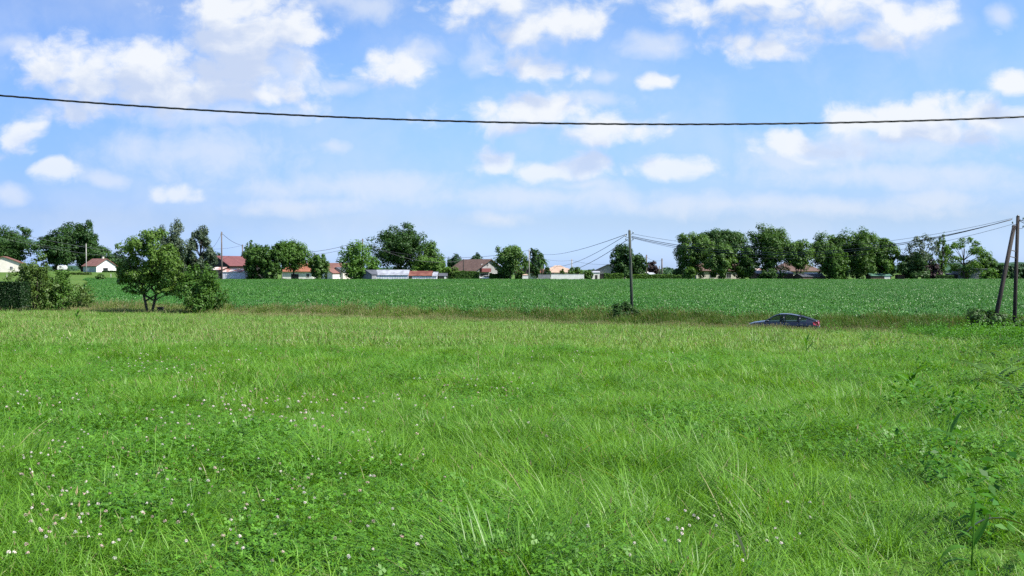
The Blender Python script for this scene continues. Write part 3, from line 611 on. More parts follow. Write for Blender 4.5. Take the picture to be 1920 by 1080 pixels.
T('bush','yellow green leafy bush in front of the dark flat shed',1836,1866,504,262,'bush',L_LIME,0.0,cat='bush',dens=.7)
T('bush','dark bush just left of the braced pole',1862,1890,496,270,'bush',L_DARK,0.0,cat='bush')
T('bush','dull green bush seen between the legs of the braced pole',1884,1912,497,300,'bush',L_FAR,0.0,cat='bush')
T('bush','dull green bush at the far right edge behind the braced pole',1904,1950,492,310,'bush',L_FAR,0.0,cat='bush')
T('small_tree','tiny round bush alone in the far left pasture',180,196,514,250,'bush',L_OAK,0.0,cat='bush')
def palm(label,px,ytop,Y):
    X=wx(px,Y); zg=tz(X,Y); H=wz(ytop,Y)-zg; e=empty('palm_tree',(X,Y,zg),label,'palm')
    mb=MB(); mb.tube([(0,0,-.2),(0.05,0,H*.4),(0,0,H*.72)],[.28,.24,.26],8); mb.obj('trunk',e,BARKD)
    Q=[];rr=[]
    for k in range(46):
        a=rng.random()*6.28; el=rng.normal()*0.55+0.15; L=H*0.30*(0.8+.4*rng.random()); d=np.array([math.cos(a)*math.cos(el),math.sin(a)*math.cos(el),math.sin(el)]); s=np.array([-math.sin(a),math.cos(a),0]); c=np.array([0,0,H*.72])
        for j in range(4):
            t0,t1=j/4,(j+1)/4; w=lambda t:L*.16*(math.sin(PI*min(1,t+.15))+.15); p=lambda t:c+d*L*t+np.array([0,0,-L*.55*t*t])
            Q.append([p(t0)-s*w(t0),p(t0)+s*w(t0),p(t1)+s*w(t1),p(t1)-s*w(t1)]); rr.append(rng.random())
    V=np.array(Q).reshape(-1,3); put(bpy.data.objects.new('fronds',np_mesh('fronds',V,np.arange(len(V)).reshape(-1,4),[L_DARK],rr)),e)
palm('dark palm left of the grey pole by the red roof',985,474,272)
palm('dark palm right of the conifer, its trunk against the pale roof',1016,473,272)
gh='low hedges along the far edge of the maize'
hedge('dark hedge before the farmhouse windows',853,898,508,266,1.5,L_OAK,gh,0.35)
hedge('low hedge between the farmhouse gable and its tree',918,940,512,266,1.5,L_GREEN,gh,0.35)
hedge('clipped hedge before the grey gabled house',1133,1168,512,264,1.5,L_GREEN,gh,0.35)
hedge('pale green hedge right of the single pole',1184,1246,514,264,1.5,L_GREEN,gh,0.35)
hedge('dark hedge left of the big tree group',1244,1292,515,264,1.5,L_OAK,gh,0.35)
hedge('dark hedge under the slender trees at right',1752,1786,516,264,1.5,L_DARK,gh,0.35)
hedge('dark low hedge before the white gable of the red brown house',193,222,511,335,1.5,L_DARK,gh,0.4)
hedge('brownish rough hedge bounding the far left pasture',124,170,511,300,1.5,L_OLIVE,gh,0.4)
# woods far off, in one mass
Q=[];rr=[]
def woods(px0,px1,y0,y1,Y,n,big):
    px=px0+(px1-px0)*rng.random(n); Yv=Y*(1+0.15*rng.random(n)); X=(px-960)/F*Yv
    top=(y1+ (y0-y1)*0.5 + (y0-y1)*0.5*vnoise(px*0.35,Yv*0,0.35,int(Y))*1.6); zt=EYE-(top-HZ)/F*Y
    z=-2.2+(zt+2.2)*rng.random(n)**0.7; P=np.stack([X,Yv,z],1); Nn=unit(rdir(n)+np.array([0.1,-.5,.8])); return leaf_quads(P,Nn,big*(0.6+0.8*rng.random(n)),0.7)
Q=[woods(-150,700,497,509,620,5200,1.6),woods(640,1300,502,512,520,4200,1.4),woods(1180,2080,498,510,640,5200,1.7)]
A=np.concatenate(Q); o=bpy.data.objects.new('distant_woods',np_mesh('distant_woods',A.reshape(-1,3),np.arange(len(A)*4).reshape(-1,4),[L_FAR],rng.random(len(A)))); put(o,None,'low dark woods far behind the houses along the horizon','woods',None,'stuff')
def hill(name,px0,px1,ytop,Y,seed):
    k=60; V=[];Fs=[]
    for i in range(k+1):
        px=px0+(px1-px0)*i/k; w=math.sin(PI*i/k)**0.5; X=wx(px,Y); h=(wz(ytop,Y)+6)*w*(1+0.12*math.sin(i*.9+seed)+.06*math.sin(i*2.3)); 
        V+= [(X,Y-260,-4),(X,Y-90,-4+h*.75),(X,Y,-4+h),(X,Y+300,-4)]
    for i in range(k):
        for j in range(3): b=i*4+j; Fs.append((b,b+4,b+5,b+1))
    put(bpy.data.objects.new(name,np_mesh(name,V,np.array(Fs),[L_FAR],rng.random(len(Fs)),smooth=True)),kind='structure')
hill('wooded_hills',1560,2500,494,2100,1); hill('wooded_hills',-700,900,500,2600,4)
# ------------------------------------------------------------------ buildings
def building(name,label,cat,px,Y,L,D,wall,rise,rot,wm,rm,ridge=True,over=0.4,hip=0.0,wins=(),chim=None,mono=None,thick=0.18,base=None,gable=None):
    """a house or shed: ridge runs along local x (length L), depth D; wins = (face,u,z,w,h,kind) on face 'F' front(-y), 'R' +x gable, 'L' -x gable"""
    X=wx(px,Y); zg=tz(X,Y) if base is None else base; e=empty(name,(X,Y,zg),label,cat,None,R(rot))
    a,b=L/2,D/2; mb=MB(); zb=-0.5
    if mono is None:
        V=[(-a,-b,zb),(a,-b,zb),(a,b,zb),(-a,b,zb),(-a,-b,wall),(a,-b,wall),(a,b,wall),(-a,b,wall)]
        if hip: mb.add(V,[(0,1,5,4),(1,2,6,5),(2,3,7,6),(3,0,4,7)])
        else: mb.add(V+[(-a,0,wall+rise),(a,0,wall+rise)],[(0,1,5,4),(2,3,7,6),(1,2,6,9,5),(3,0,4,8,7)])
    else: mb.add([(-a,-b,zb),(a,-b,zb),(a,b,zb),(-a,b,zb),(-a,-b,wall),(a,-b,wall),(a,b,wall+mono),(-a,b,wall+mono)],[(0,1,5,4),(1,2,6,5),(2,3,7,6),(3,0,4,7)])
    mb.obj('wall',e,wm)
    r=MB(); A=a+over; B=b+over; s=rise/b; t=thick
    if mono is not None: s=mono/D; r.slab([(-A,-B,wall-over*s+t),(A,-B,wall-over*s+t),(A,B,wall+mono+over*s+t),(-A,B,wall+mono+over*s+t)],t)
    elif hip:
        h=a-hip*b; z0=wall-over*s+t; z1=wall+rise+t
        r.add([(-A,-B,z0),(A,-B,z0),(A,B,z0),(-A,B,z0),(-h,0,z1),(h,0,z1),(-A,-B,z0-t),(A,-B,z0-t),(A,B,z0-t),(-A,B,z0-t)],[(0,1,5,4),(1,2,5),(2,3,4,5),(3,0,4),(9,8,7,6),(0,6,7,1),(1,7,8,2),(2,8,9,3),(3,9,6,0)])
    else:
        z0=wall-over*s+t; z1=wall+rise+t
        r.slab([(-A,-B,z0),(A,-B,z0),(A,0,z1),(-A,0,z1)],t); r.slab([(-A,B,z0),(-A,0.003,z1),(A,0.003,z1),(A,B,z0)],t)
    ro=r.obj('roof',e,rm)
    if chim:
        c=MB(); cx,cy,h=chim; zt=wall+rise+h; c.box(cx-.3,cx+.3,cy-.3,cy+.3,wall,zt); c.box(cx-.36,cx+.36,cy-.36,cy+.36,zt,zt+.12); c.obj('chimney',ro,W_CREAM if rm in(T_REDB,) else W_WHITE)
    for (f,u,z,w,h,kind) in wins:
        m=MB(); fr=MB(); d=0.02
        def q(mb,u0,u1,z0,z1,d0,d1):
            if f=='F': mb.box(u0,u1,-b-d1,-b+d0,z0,z1)
            elif f=='R': mb.box(a-d0,a+d1,u0,u1,z0,z1)
            else: mb.box(-a-d1,-a+d0,u0,u1,z0,z1)
        if kind=='window':
            g=.09; q(fr,u-w/2-g,u-w/2,z-g,z+h+g,.05,.06); q(fr,u+w/2,u+w/2+g,z-g,z+h+g,.05,.06); q(fr,u-w/2,u+w/2,z+h,z+h+g,.05,.06); q(fr,u-w/2,u+w/2,z-g,z,.05,.06); q(fr,u-.03,u+.03,z,z+h,.05,.05)
            fo=fr.obj('window',e,TRIM); q(m,u-w/2,u+w/2,z,z+h,.05,.025); m.obj('pane',fo,GLASSD)
        elif kind=='door': q(m,u-w/2,u+w/2,z,z+h,.05,.04); m.obj('door',e,W_WHITE)
        elif kind=='door_shade_panel': q(m,u-w/2,u+w/2,z,z+h,.05,.04); m.obj('door',e,W_DARK)  # flat dark panel: plain doors, and painted shade of porch and open doorway
        elif kind=='balcony':
            q(m,u-w/2,u+w/2,z,z+h,.05,.9); m.obj('balcony',e,W_RED)
        elif kind=='post':
            q(m,u-w/2,u+w/2,z,z+h,.05,.08); m.obj('post',e,W_DARK)
        elif kind=='garage': q(m,u-w/2,u+w/2,z,z+h,.05,.03); m.obj('garage_door',e,GLASSD)
    return e
Bd=building
Bd('cream_house','cream house with a red tiled gable roof at the far left edge','house',10,345,13,11.5,3.2,2.3,112,W_CREAM,T_RED,over=.6,wins=[('L',1.5,.4,1.1,2.0,'window'),('L',-2.6,1.0,.8,1.0,'window')])
Bd('small_house','house with a red brown roof, small chimney and bright white gable, in the left pasture','house',187,345,9,7.5,2.3,2.4,-38,W_MINT,T_REDB,over=.5,chim=(1.6,.4,.7),wins=[('F',-1.5,.3,2.6,1.2,'door')])
e=[o for o in bpy.data.objects if o.name=='small_house'][0]
g=MB(); g.add([(4.53,-3.7,-.4),(4.53,3.7,-.4),(4.53,3.7,2.25),(4.53,0,4.6),(4.53,-3.7,2.25),(4.505,-3.7,-.4),(4.505,3.7,-.4),(4.505,3.7,2.25),(4.505,0,4.6),(4.505,-3.7,2.25)],[(0,1,2,3,4),(9,8,7,6,5),(0,5,6,1),(1,6,7,2),(2,7,8,3),(3,8,9,4),(4,9,5,0)]); g.obj('gable',e,W_WHITE)
g=MB(); g.box(4.53,4.57,-1.2,.6,.5,1.5); g.obj('window',e,GLASSD)
Bd('barn','barn with dark boarded gable and long dull red roof, behind the white lean to','barn',441,278,15.5,9.5,4.0,2.7,65,W_DARK,T_BARN,over=.35)
Bd('lean_to_shed','white sheet lean to shed with a rusty patched roof, in front of the red barn','shed',443,262,6.4,5.0,2.35,0,0,W_SHEET,T_PATCH,mono=.8,over=.15,thick=.1)
l=Bd('painted_shade_bay','shed bay with its inner shade painted dark and a pale roof edge, left end of the white lean to','shed',410,262.2,2.9,5.0,2.9,0,0,W_DARK,T_PATCH,mono=.7,over=.12,thick=.1,wins=[('F',-.2,-.3,.18,2.9,'post')])  # front is closed; dark wall colour stands in for shade inside the bay
Bd('grey_fence_panel','','',485,261,7,.2,.9,0,0,W_GREYB,W_GREYB,mono=.01,over=.02,thick=.03)
o=bpy.data.objects['grey_fence_panel']; o['label']='low grey panel fence under the leafy trees right of the lean to'; o['category']='fence'; o.name='panel_fence'
Bd('bungalow','white bungalow with a bright orange tiled roof behind the domed tree','house',563,285,9,7,2.7,2.6,0,W_WHITE,T_ORANGE,hip=.9,over=.5,chim=(2.2,.6,.25),wins=[('F',-.8,0,2.2,1.7,'garage'),('F',3.0,.8,.8,1.0,'window')])
Bd('long_house','long house with a brown red roof and a white chimney left of the airy tree','house',640,312,13,8,3.0,2.0,-4,W_CREAM,T_REDB,over=.4,chim=(-4.3,-1.0,.1),wins=[('F',-3,.8,1.2,1.2,'window')])
Bd('white_annex','little white gabled annex below the brown red roof','annex',622,296,4.6,4.4,1.9,1.3,62,W_WHITE,T_REDB,over=.3,wins=[('L',.3,0,.9,1.6,'door_shade_panel')])
Bd('dark_roof_annex','dark roofed annex with a white edge right of the little white annex','annex',640,299,4.8,5,2.3,1.3,62,W_CREAM,T_DARK,over=.3)
Bd('grey_shed','long low shed with white sheet walls and a pale grey roof','shed',735,264,9.4,6.5,1.55,1.35,0,W_SHEET,T_GREY,over=.2,thick=.1)
Bd('grey_shed_wing','dark gabled wing at the left end of the long white shed','shed',700,263,6,4.6,1.7,1.2,55,W_GREYB,T_DARK,over=.2,thick=.1)
Bd('rusty_shed','low shed with a rust red sheet roof joined to the long white shed','shed',788,265,6.6,6,1.35,1.25,0,W_SHEET,T_RUST,over=.2,thick=.1,wins=[('F',-2.4,-.3,.9,1.5,'door_shade_panel')])
Bd('pale_roof_shed','short shed with a pale sloping sheet roof at the right end of the rusty one','shed',811,264.6,2.6,5,1.2,0,0,W_SHEET,T_GREY,mono=1.1,over=.15,thick=.1)
Bd('garden_shed','little dark garden shed with a white door right of the long sheds','shed',831,266,2.3,2.2,1.3,.7,0,W_DARK,T_DARK,over=.15,thick=.08,wins=[('F',.65,-.3,.6,1.5,'door')])
Bd('farmhouse','large farmhouse with a wide brown roof, grey gable and dark red balcony','house',894,292,12,11.0,2.9,3.1,132,W_GREY,T_BROWN,over=.8,wins=[('L',-3.2,.7,.9,1.1,'window'),('L',-1.6,.7,.9,1.1,'window'),('L',-4.6,.7,.7,1.1,'window'),('L',2.0,2.3,3.6,1.1,'balcony'),('L',.9,3.9,.8,1.2,'window'),('L',2.8,3.7,.8,.9,'window'),('L',2.1,.2,3.0,1.6,'door_shade_panel')])
Bd('red_roof_house','low house with a dull red hipped roof behind the two palms','house',996,288,9.5,7,2.2,1.7,0,W_CREAM,T_RED,hip=.9,over=.4)
Bd('gate_pier','white gate building at the edge of the field below the dull red roof','outbuilding',985,264,1.6,1.5,1.5,.25,0,W_WHITE,T_PALE,hip=.6,over=.08,thick=.06)
Bd('pale_roof_house','low house with a flat pale terracotta roof behind the right palm','house',1008,318,6,6,2.6,1.2,0,W_CREAM,T_PALE,hip=.8,over=.4)
Bd('pale_roof_house','house with a pointed pale terracotta hipped roof behind the white garden wall','house',1046,312,9.5,8,2.2,2.0,0,W_CREAM,T_PALE,hip=.95,over=.5,wins=[('F',-2,.8,1.2,1.2,'window')])
Bd('pale_roof_house','low pale roofed house half hidden right of the pointed hipped roof','house',1062,318,6,7,2.2,1.2,0,W_CREAM,T_PALE,hip=.8,over=.4)
Bd('gabled_house','grey gabled house with its porch shade painted dark left of the single pole','house',1144,292,8,8.4,2.6,1.9,76,W_GREY,T_DARK,over=.5,wins=[('L',0.3,.2,5.6,1.5,'door_shade_panel')],chim=(2,0,.2))  # porch shade painted as a wide dark panel on the gable
Bd('white_outbuilding','small white outbuilding left of the grey gabled house','outbuilding',1116,288,2.4,3,2.1,.4,0,W_WHITE,T_GREY,over=.15,thick=.1,wins=[('F',.2,-.2,.7,1.6,'door_shade_panel')])
Bd('white_hut','tiny white roofed hut right of the tree pair by the pole','hut',1207,290,2.4,2.4,2.0,.5,0,W_GREY,W_WHITE,over=.2,thick=.1)
Bd('pale_hut','tiny pale blue grey hut beside the purple plum','hut',1219,284,2.0,2.2,1.6,.5,30,W_SHEET,T_GREY,over=.15,thick=.1)
Bd('hidden_house','pale walled house half hidden behind the big tree group','house',1342,285,13,8,2.7,2.0,0,W_CREAM,T_BROWN,over=.4,wins=[('F',-2.0,.6,1.2,1.4,'window'),('F',3,.6,1.2,1.4,'window')])
Bd('dark_barn','low dark shed under the tall tree, its roof sloping down to the right','shed',1449,272,10,6,1.9,0,-2,W_BROWN,T_DARK,mono=.8,over=.2,thick=.1)
Bd('patched_shed','shed with a patched red and white roof behind the left end of the dark shed','shed',1421,282,4,5,2.6,.7,0,W_DARK,T_PATCH,over=.2,thick=.1)
Bd('brown_house','wide house with a dull brown roof behind the forked tree','house',1489,288,12.5,9,2.7,2.3,12,W_CREAM,T_BROWN,over=.5,hip=.7)
Bd('boarded_shed','low brown boarded shed right of the forked tree','shed',1517,266,7.2,4.5,1.1,.75,18,W_BROWN,T_DARK,over=.2,thick=.1)
Bd('white_roof_shed','shed with a flat white roof behind the brown boarded shed','shed',1525,276,4.2,4,1.7,0,0,W_WHITE,W_WHITE,mono=.35,over=.2,thick=.1)
Bd('green_roof_shed','tan shed with a green sheet roof under the right hand row','shed',1647,268,5.6,4,1.3,.6,0,W_BROWN,T_GREEN,over=.2,thick=.1,wins=[('F',1.7,-.3,1.6,1.5,'door')])
Bd('dark_flat_shed','dark flat roofed shed with its doorway shade painted dark near the right edge','shed',1821,276,9,5.5,3.1,0,-6,W_GREYB,T_DARK,mono=.15,over=.2,thick=.1,wins=[('F',-2.4,-.3,1.6,2.6,'door_shade_panel'),('F',1.2,1.4,1.2,.5,'window')])  # shade of the open doorway painted as a dark panel on the wall
Bd('low_dark_shed','low dark hut joined to the left of the flat roofed shed','shed',1788,276.5,3.0,4,1.6,0,0,W_DARK,T_DARK,mono=.3,over=.15,thick=.08)
Bd('brown_hut','little brown hut at the left foot of the dense shrubby tree','hut',1687,268,1.9,2,1.3,.3,0,W_BROWN,T_BROWN,over=.12,thick=.08)
def wall(label,px0,px1,ytop,Y,m,name='garden_wall'):
    X0,X1=wx(px0,Y),wx(px1,Y); X=(X0+X1)/2; zg=tz(X,Y); h=wz(ytop,Y)-zg; mb=MB(); L=(X1-X0)/2; mb.box(-L,L,-.1,.1,-.3,h)
    c=MB(); c.box(-L-.04,L+.04,-.15,.15,h,h+.07)
    o=bpy.data.objects.new(name,mb.mesh(name,m)); o.location=(X,Y,zg); put(o,None,label,'wall'); c.obj('coping',o,m)
wall('long white garden wall streaked by palm shadows at the far edge of the field',1033,1095,514.5,266,W_WHITE)
wall('grey block garden wall left of the long white one',1009,1032,514.8,266,W_GREYB)
# ------------------------------------------------------------------ caravan and small things
X=wx(117,340); e=empty('caravan',(X,340,tz(X,340)+.9),'white rounded caravan parked before the left oaks','caravan',None,R(12))
e.scale=(.72,.72,.72); e.location.z-=.25
m=MB(); prof=[(-2.0,.45),(-2.15,1.2),(-1.9,2.1),(-1.3,2.45),(1.2,2.45),(1.9,2.15),(2.15,1.3),(2.0,.45)]
V=[(x,-1.0,z) for x,z in prof]+[(x,1.0,z) for x,z in prof]; k=len(prof)
m.add(V,[tuple(range(k)),tuple(range(2*k-1,k-1,-1))]+[(i,i+k,(i+1)%k+k,(i+1)%k) for i in range(k)]); m.obj('body',e,W_WHITE)
m=MB(); m.box(-1.2,-.1,-1.03,-1.0,1.4,2.0); m.obj('window',e,GLASSD); m=MB(); m.box(.5,1.1,-1.025,-1.0,.5,2.1); m.obj('door',e,TRIM)
for sy in(-1,1): m=MB(); m.tube([(0,sy*.95-.1,.3),(0,sy*.95+.1,.3)],.33,14); m.obj('wheel',e,CABLE)
m=MB(); m.tube([(2.0,0,.5),(3.0,0,.5),(3.05,0,-.3)],.05,6); m.tube([(-1.9,0,.5),(-1.9,0,-.6)],.05,6); m.obj('drawbar',e,IRON)
X,Y=on_ground(306,580); e=empty('meter_box',(X,Y-.6,tz(X,Y-.6)),'small dark box on the ground right of the round tree','box')
m=MB(); m.box(-.2,.2,-.14,.14,0,.5); m.obj('body',e,W_DARK); m=MB(); m.box(-.23,.23,-.17,.17,.5,.55); m.obj('lid',e,W_BROWN)
X,Y=on_ground(3,583); e=empty('marker_post',(X,Y-1.5,tz(X,Y-1.5)),'short white post in the grass at the left edge','post')
m=MB(); m.tube([(0,0,-.2),(0,0,.78)],.085,10); m.obj('shaft',e,TRIM); m=MB(); m.ball((0,0,.80),.095,0,10,.6); m.obj('cap',e,TRIM)
for k,(px,Y) in enumerate([(13,262),(40,262),(208,262),(70,262)]):
    X=wx(px,Y); m=MB(); m.tube([(0,0,-.2),(0,0,1.5)],[.09,.08],6); m.box(-.085,.085,-.085,.085,1.5,1.53); o=bpy.data.objects.new('fence_post',m.mesh('fence_post',CONC)); o.location=(X,Y,tz(X,Y)); put(o,None,'thin grey fence post in the far left pasture','post','fence posts in the far left pasture')

# ------------------------------------------------------------------ poles and wires
def pole(label,px,ytop,Y,r0,r1,m,arms=True,pxb=None,hw=0.3,name='utility_pole'):
    X=wx(px,Y); Xb=X if pxb is None else wx(pxb,Y); zg=tz(Xb,Y); H=wz(ytop,Y)-zg; e=empty(name,(Xb,Y,zg),label,'utility pole')
    mb=MB(); mb.tube([(0,0,-.6),((X-Xb)*.5,0,H*.5),(X-Xb,0,H)],[r0,(r0+r1)/2,r1],12); mb.obj('shaft',e,m)
    c=MB(); c.tube([(X-Xb,0,H),(X-Xb,0,H+.10)],[r1*1.08,r1*.3],10); c.obj('cap',e,IRON)
    if arms:
        for k,(dz,s) in enumerate([(.25,1),(.5,-1),(.75,1),(.75,-1)][:4]):
            b=MB(); b.tube([(X-Xb,0,H-dz),(X-Xb+s*hw*.6,0,H-dz),(X-Xb+s*hw*.8,0,H-dz+.08)],.015,5); b.obj('bracket',e,IRON)
            b=MB(); x=X-Xb+s*hw*.8; b.tube([(x,0,H-dz+.06),(x,0,H-dz+.10),(x,0,H-dz+.16),(x,0,H-dz+.20)],[.025,.05,.035,.015],8); b.obj('insulator',e,PORC)
    return Vector((X,Y,zg+H))
YC=72.5
pc=pole('single greenish pole standing in brambles at the middle of the verge',1180,433,YC,.125,.095,WOODG,True,1186,.34)
YR=60.0
pr=pole('upright dark wooden pole of the braced pair at the right edge',1907.5,406,YR,.125,.10,WOODP,True,1902,.42,'braced_pole')
e=[o for o in bpy.data.objects if o.name=='braced_pole'][0]; ez=e.location
m=MB(); top=Vector((wx(1900,YR),YR-.05,wz(423,YR))); foot=Vector((wx(1858,YR-.7),YR-.7,tz(wx(1858,YR),YR-.7)-.4)); m.tube([foot-ez,(foot+top)/2-ez,top-ez],[.14,.13,.115],12); m.obj('strut',e,WOODP)
for yy in (472,484):
    m=MB(); m.tube([Vector((wx(1889 if yy<480 else 1887,YR),YR-.25,wz(yy-4,YR)))-ez,Vector((wx(1905,YR),YR-.02,wz(yy,YR)))-ez],.03,6); m.obj('cross_rod',e,IRON)
PL=[('pale concrete pole in front of the tallest left oak',162,457,300,.15,.12,CONC),('pale concrete pole left of the red barn, half behind shrubs',376,470,235,.15,.11,CONC),('tall thin dark pole standing before the white lean to',416,435,258,.24,.15,WOODM),('short dark pole at the left of the leafy tree by the barn',455,459,285,.2,.16,WOODM),
 ('thin grey pole in front of the domed tree',529,472,259,.14,.11,CONC),('brown pole rising out of the airy light green tree',680,448,266,.24,.17,WOODM),('short dark pole before the farmhouse roof',869,486,279,.16,.14,WOODP),('grey pole between the two palms',992,467,266,.15,.11,CONC),
 ('small distant pole over the white garden wall',1072,486,330,.22,.16,CONC),('grey brown pole left of the purple plum',1212,478,282,.24,.17,WOODM),('distant dark pole right of the purple plum',1241,485,320,.26,.2,WOODM),('tiny far pole between the plum and the distant dark pole',1236.5,499,420,.22,.17,WOODM)]
TP=[pole(*a[:4],a[4],a[5],a[6],True) for a in PL]
def wire(name,label,A,B,sag,r,m=WIRE,group=None,n=28,cat='wire'):
    A=Vector(A);B=Vector(B); P=[A.lerp(B,i/n)-Vector((0,0,4*sag*(i/n)*(1-i/n))) for i in range(n+1)]
    mb=MB(); mb.tube(P,r,6); return put(bpy.data.objects.new(name,mb.mesh(name,m)),None,label,cat,group)
V3=lambda px,py,Y:Vector((wx(px,Y),Y,wz(py,Y)))
wire('power_line','lower thick wire from the single pole down to the pole by the palms',V3(1177,449,YC),V3(993,484,266),3.4,.024)
wire('power_line','upper thick wire from the single pole down to the pole by the palms',V3(1175,440,YC),V3(993,476,266),3.0,.021)
wire('power_line','faint top wire leaving the single pole towards the left',V3(1175,439,YC),V3(992,469,266),1.4,.022)
wire('power_line','thick lower wire between the single pole and the braced pair',V3(1184,445,YC),V3(1897,411,YR),1.75,.020)
wire('power_line','thin upper wire between the single pole and the braced pair',V3(1184,438,YC),V3(1898,409,YR),1.45,.010)
wire('power_line','lowest thin wire between the single pole and the braced pair',V3(1184,446,YC),V3(1899,420,YR),1.85,.010)
wire('power_line','thick dark wire that reaches the top of the braced pair from the left',V3(1184,443,YC),V3(1896,412,YR),1.62,.020)
wire('power_line','wire running out of the right edge from the braced pair, sagging low',V3(1910,414,YR),V3(2300,470,40),.8,.020)
wire('power_line','wire running out of the right edge from the top of the braced pair',V3(1910,412,YR),V3(2250,405,40),.6,.02)
wire('power_line','dark wire falling from the upper left edge across the left oaks',V3(-200,360,70),V3(162,459,300),2.2,.025)
wire('power_line','pale wire crossing in front of the tallest left oak',V3(-120,400,95),V3(376,472,235),2.0,.022,IRON)
wire('power_line','lower pale wire crossing the left oaks',V3(-120,418,95),V3(376,475,235),2.2,.018,IRON)
wire('power_line','wire from the tall thin pole down to the short dark pole',V3(416,437,258),V3(455,460,285),.6,.05)
wire('power_line','wire from the tall thin pole to the grey green tree',V3(376,472,235),V3(416,437,258),1.8,.04)
wire('power_line','nearly level wire between the grey green tree and the short dark pole',V3(376,466,235),V3(455,460,285),.5,.03)
wire('power_line','upper wire between the domed tree and the brown pole',V3(529,473,259),V3(680,450,266),1.2,.05)
wire('power_line','lower wire between the domed tree and the brown pole',V3(529,478,259),V3(680,457,266),1.2,.04)
wire('power_line','wire from the brown pole into the great oak',V3(680,451,266),V3(869,488,279),2.6,.05)
wire('power_line','level wire over the farmhouse roof',V3(680,460,266),V3(992,469,266),2.7,.04)
wire('power_line','faint wire past the small distant pole',V3(992,478,266),V3(1072,488,330),.8,.03)
wire('power_line','faint wire from the small distant pole to the grey brown pole',V3(1072,488,330),V3(1212,482,282),1.8,.03)
wire('power_line','faint wire between the two poles by the plum',V3(1212,482,282),V3(1241,488,320),.6,.03)
# twisted cable across the sky
YN=16.0; cb=empty('twisted_cable',(0,YN,4.0),'black twisted overhead cable crossing the whole sky','cable')
kq=3.35e-5*F/YN; X0=wx(1270,YN); Zm=wz(234,YN)
for s in range(3):
    P=[]; 
    for i in range(700):
        x=-24+48*i/699; a=2*PI*x/0.75+s*2*PI/3; rr_=.0085
        P.append((x,rr_*math.cos(a),Zm+kq*(x-X0)**2+rr_*math.sin(a)-4.0))
    m=MB(); m.tube(P,.0085,6); m.obj('strand',cb,CABLE)

# ------------------------------------------------------------------ car
PAINT=solid('dark_blue_paint',(0.008,0.012,0.025),0.25,0.1,3,spec=0.4,coat=0.6)
PAINTW=solid('white_paint',(0.72,0.72,0.72),0.3,0.05,3,coat=.6)
def glassmat():
    m,nt,o=mat('car_glass'); p=N(nt,'ShaderNodeBsdfPrincipled'); setin(p,Roughness=.03); p.inputs['Base Color'].default_value=(.010,.018,.016,1); p.inputs['Specular IOR Level'].default_value=.7
    t=N(nt,'ShaderNodeBsdfTransparent'); t.inputs[0].default_value=(.62,.74,.68,1); mx=N(nt,'ShaderNodeMixShader'); mx.inputs[0].default_value=.72
    nt.links.new(p.outputs[0],mx.inputs[1]); nt.links.new(t.outputs[0],mx.inputs[2]); nt.links.new(mx.outputs[0],o.inputs[0]); return m
CGL=glassmat(); LAMPR=solid('red_lamp',(.36,.010,.016),.15,.1,4,coat=1); LAMPW=solid('clear_lamp',(.6,.62,.65),.1,.1,4,coat=1); RUB=solid('rubber',(.02,.02,.02),.8,.1,5); ALU=solid('alloy',(.45,.45,.46),.35,.1,5,metal=.8); BLK=solid('black_trim',(.012,.012,.013),.5,.1,5)
itp=lambda x,xs,ys:float(np.interp(x,xs,ys))
RX=[-2.2,-2.05,-1.74,-1.2,-.55,-.14,.2,.48,.8,1.08]; RZ=[1.00,1.04,1.16,1.325,1.43,1.455,1.43,1.335,1.15,.975]
roofz=lambda x:itp(x,RX,RZ)
shz=lambda x:itp(x,[-2.25,-2.1,-1.5,0,1.1,1.7,2.1,2.25],[.80,.93,.94,.91,.90,.84,.72,.58])
hood=lambda x:itp(x,[-2.25,-2.1,-1.9,1.05,1.3,1.8,2.1,2.25],[.84,1.0,1.02,.975,.95,.87,.76,.62])
hw=lambda x:itp(x,[-2.25,-2.0,-1.4,0,1.3,1.9,2.15,2.25],[.66,.80,.87,.88,.87,.80,.66,.5])
rail=lambda x:itp(x,[-2.2,-1.5,-.5,.3,1.08],[.66,.60,.57,.58,.70])
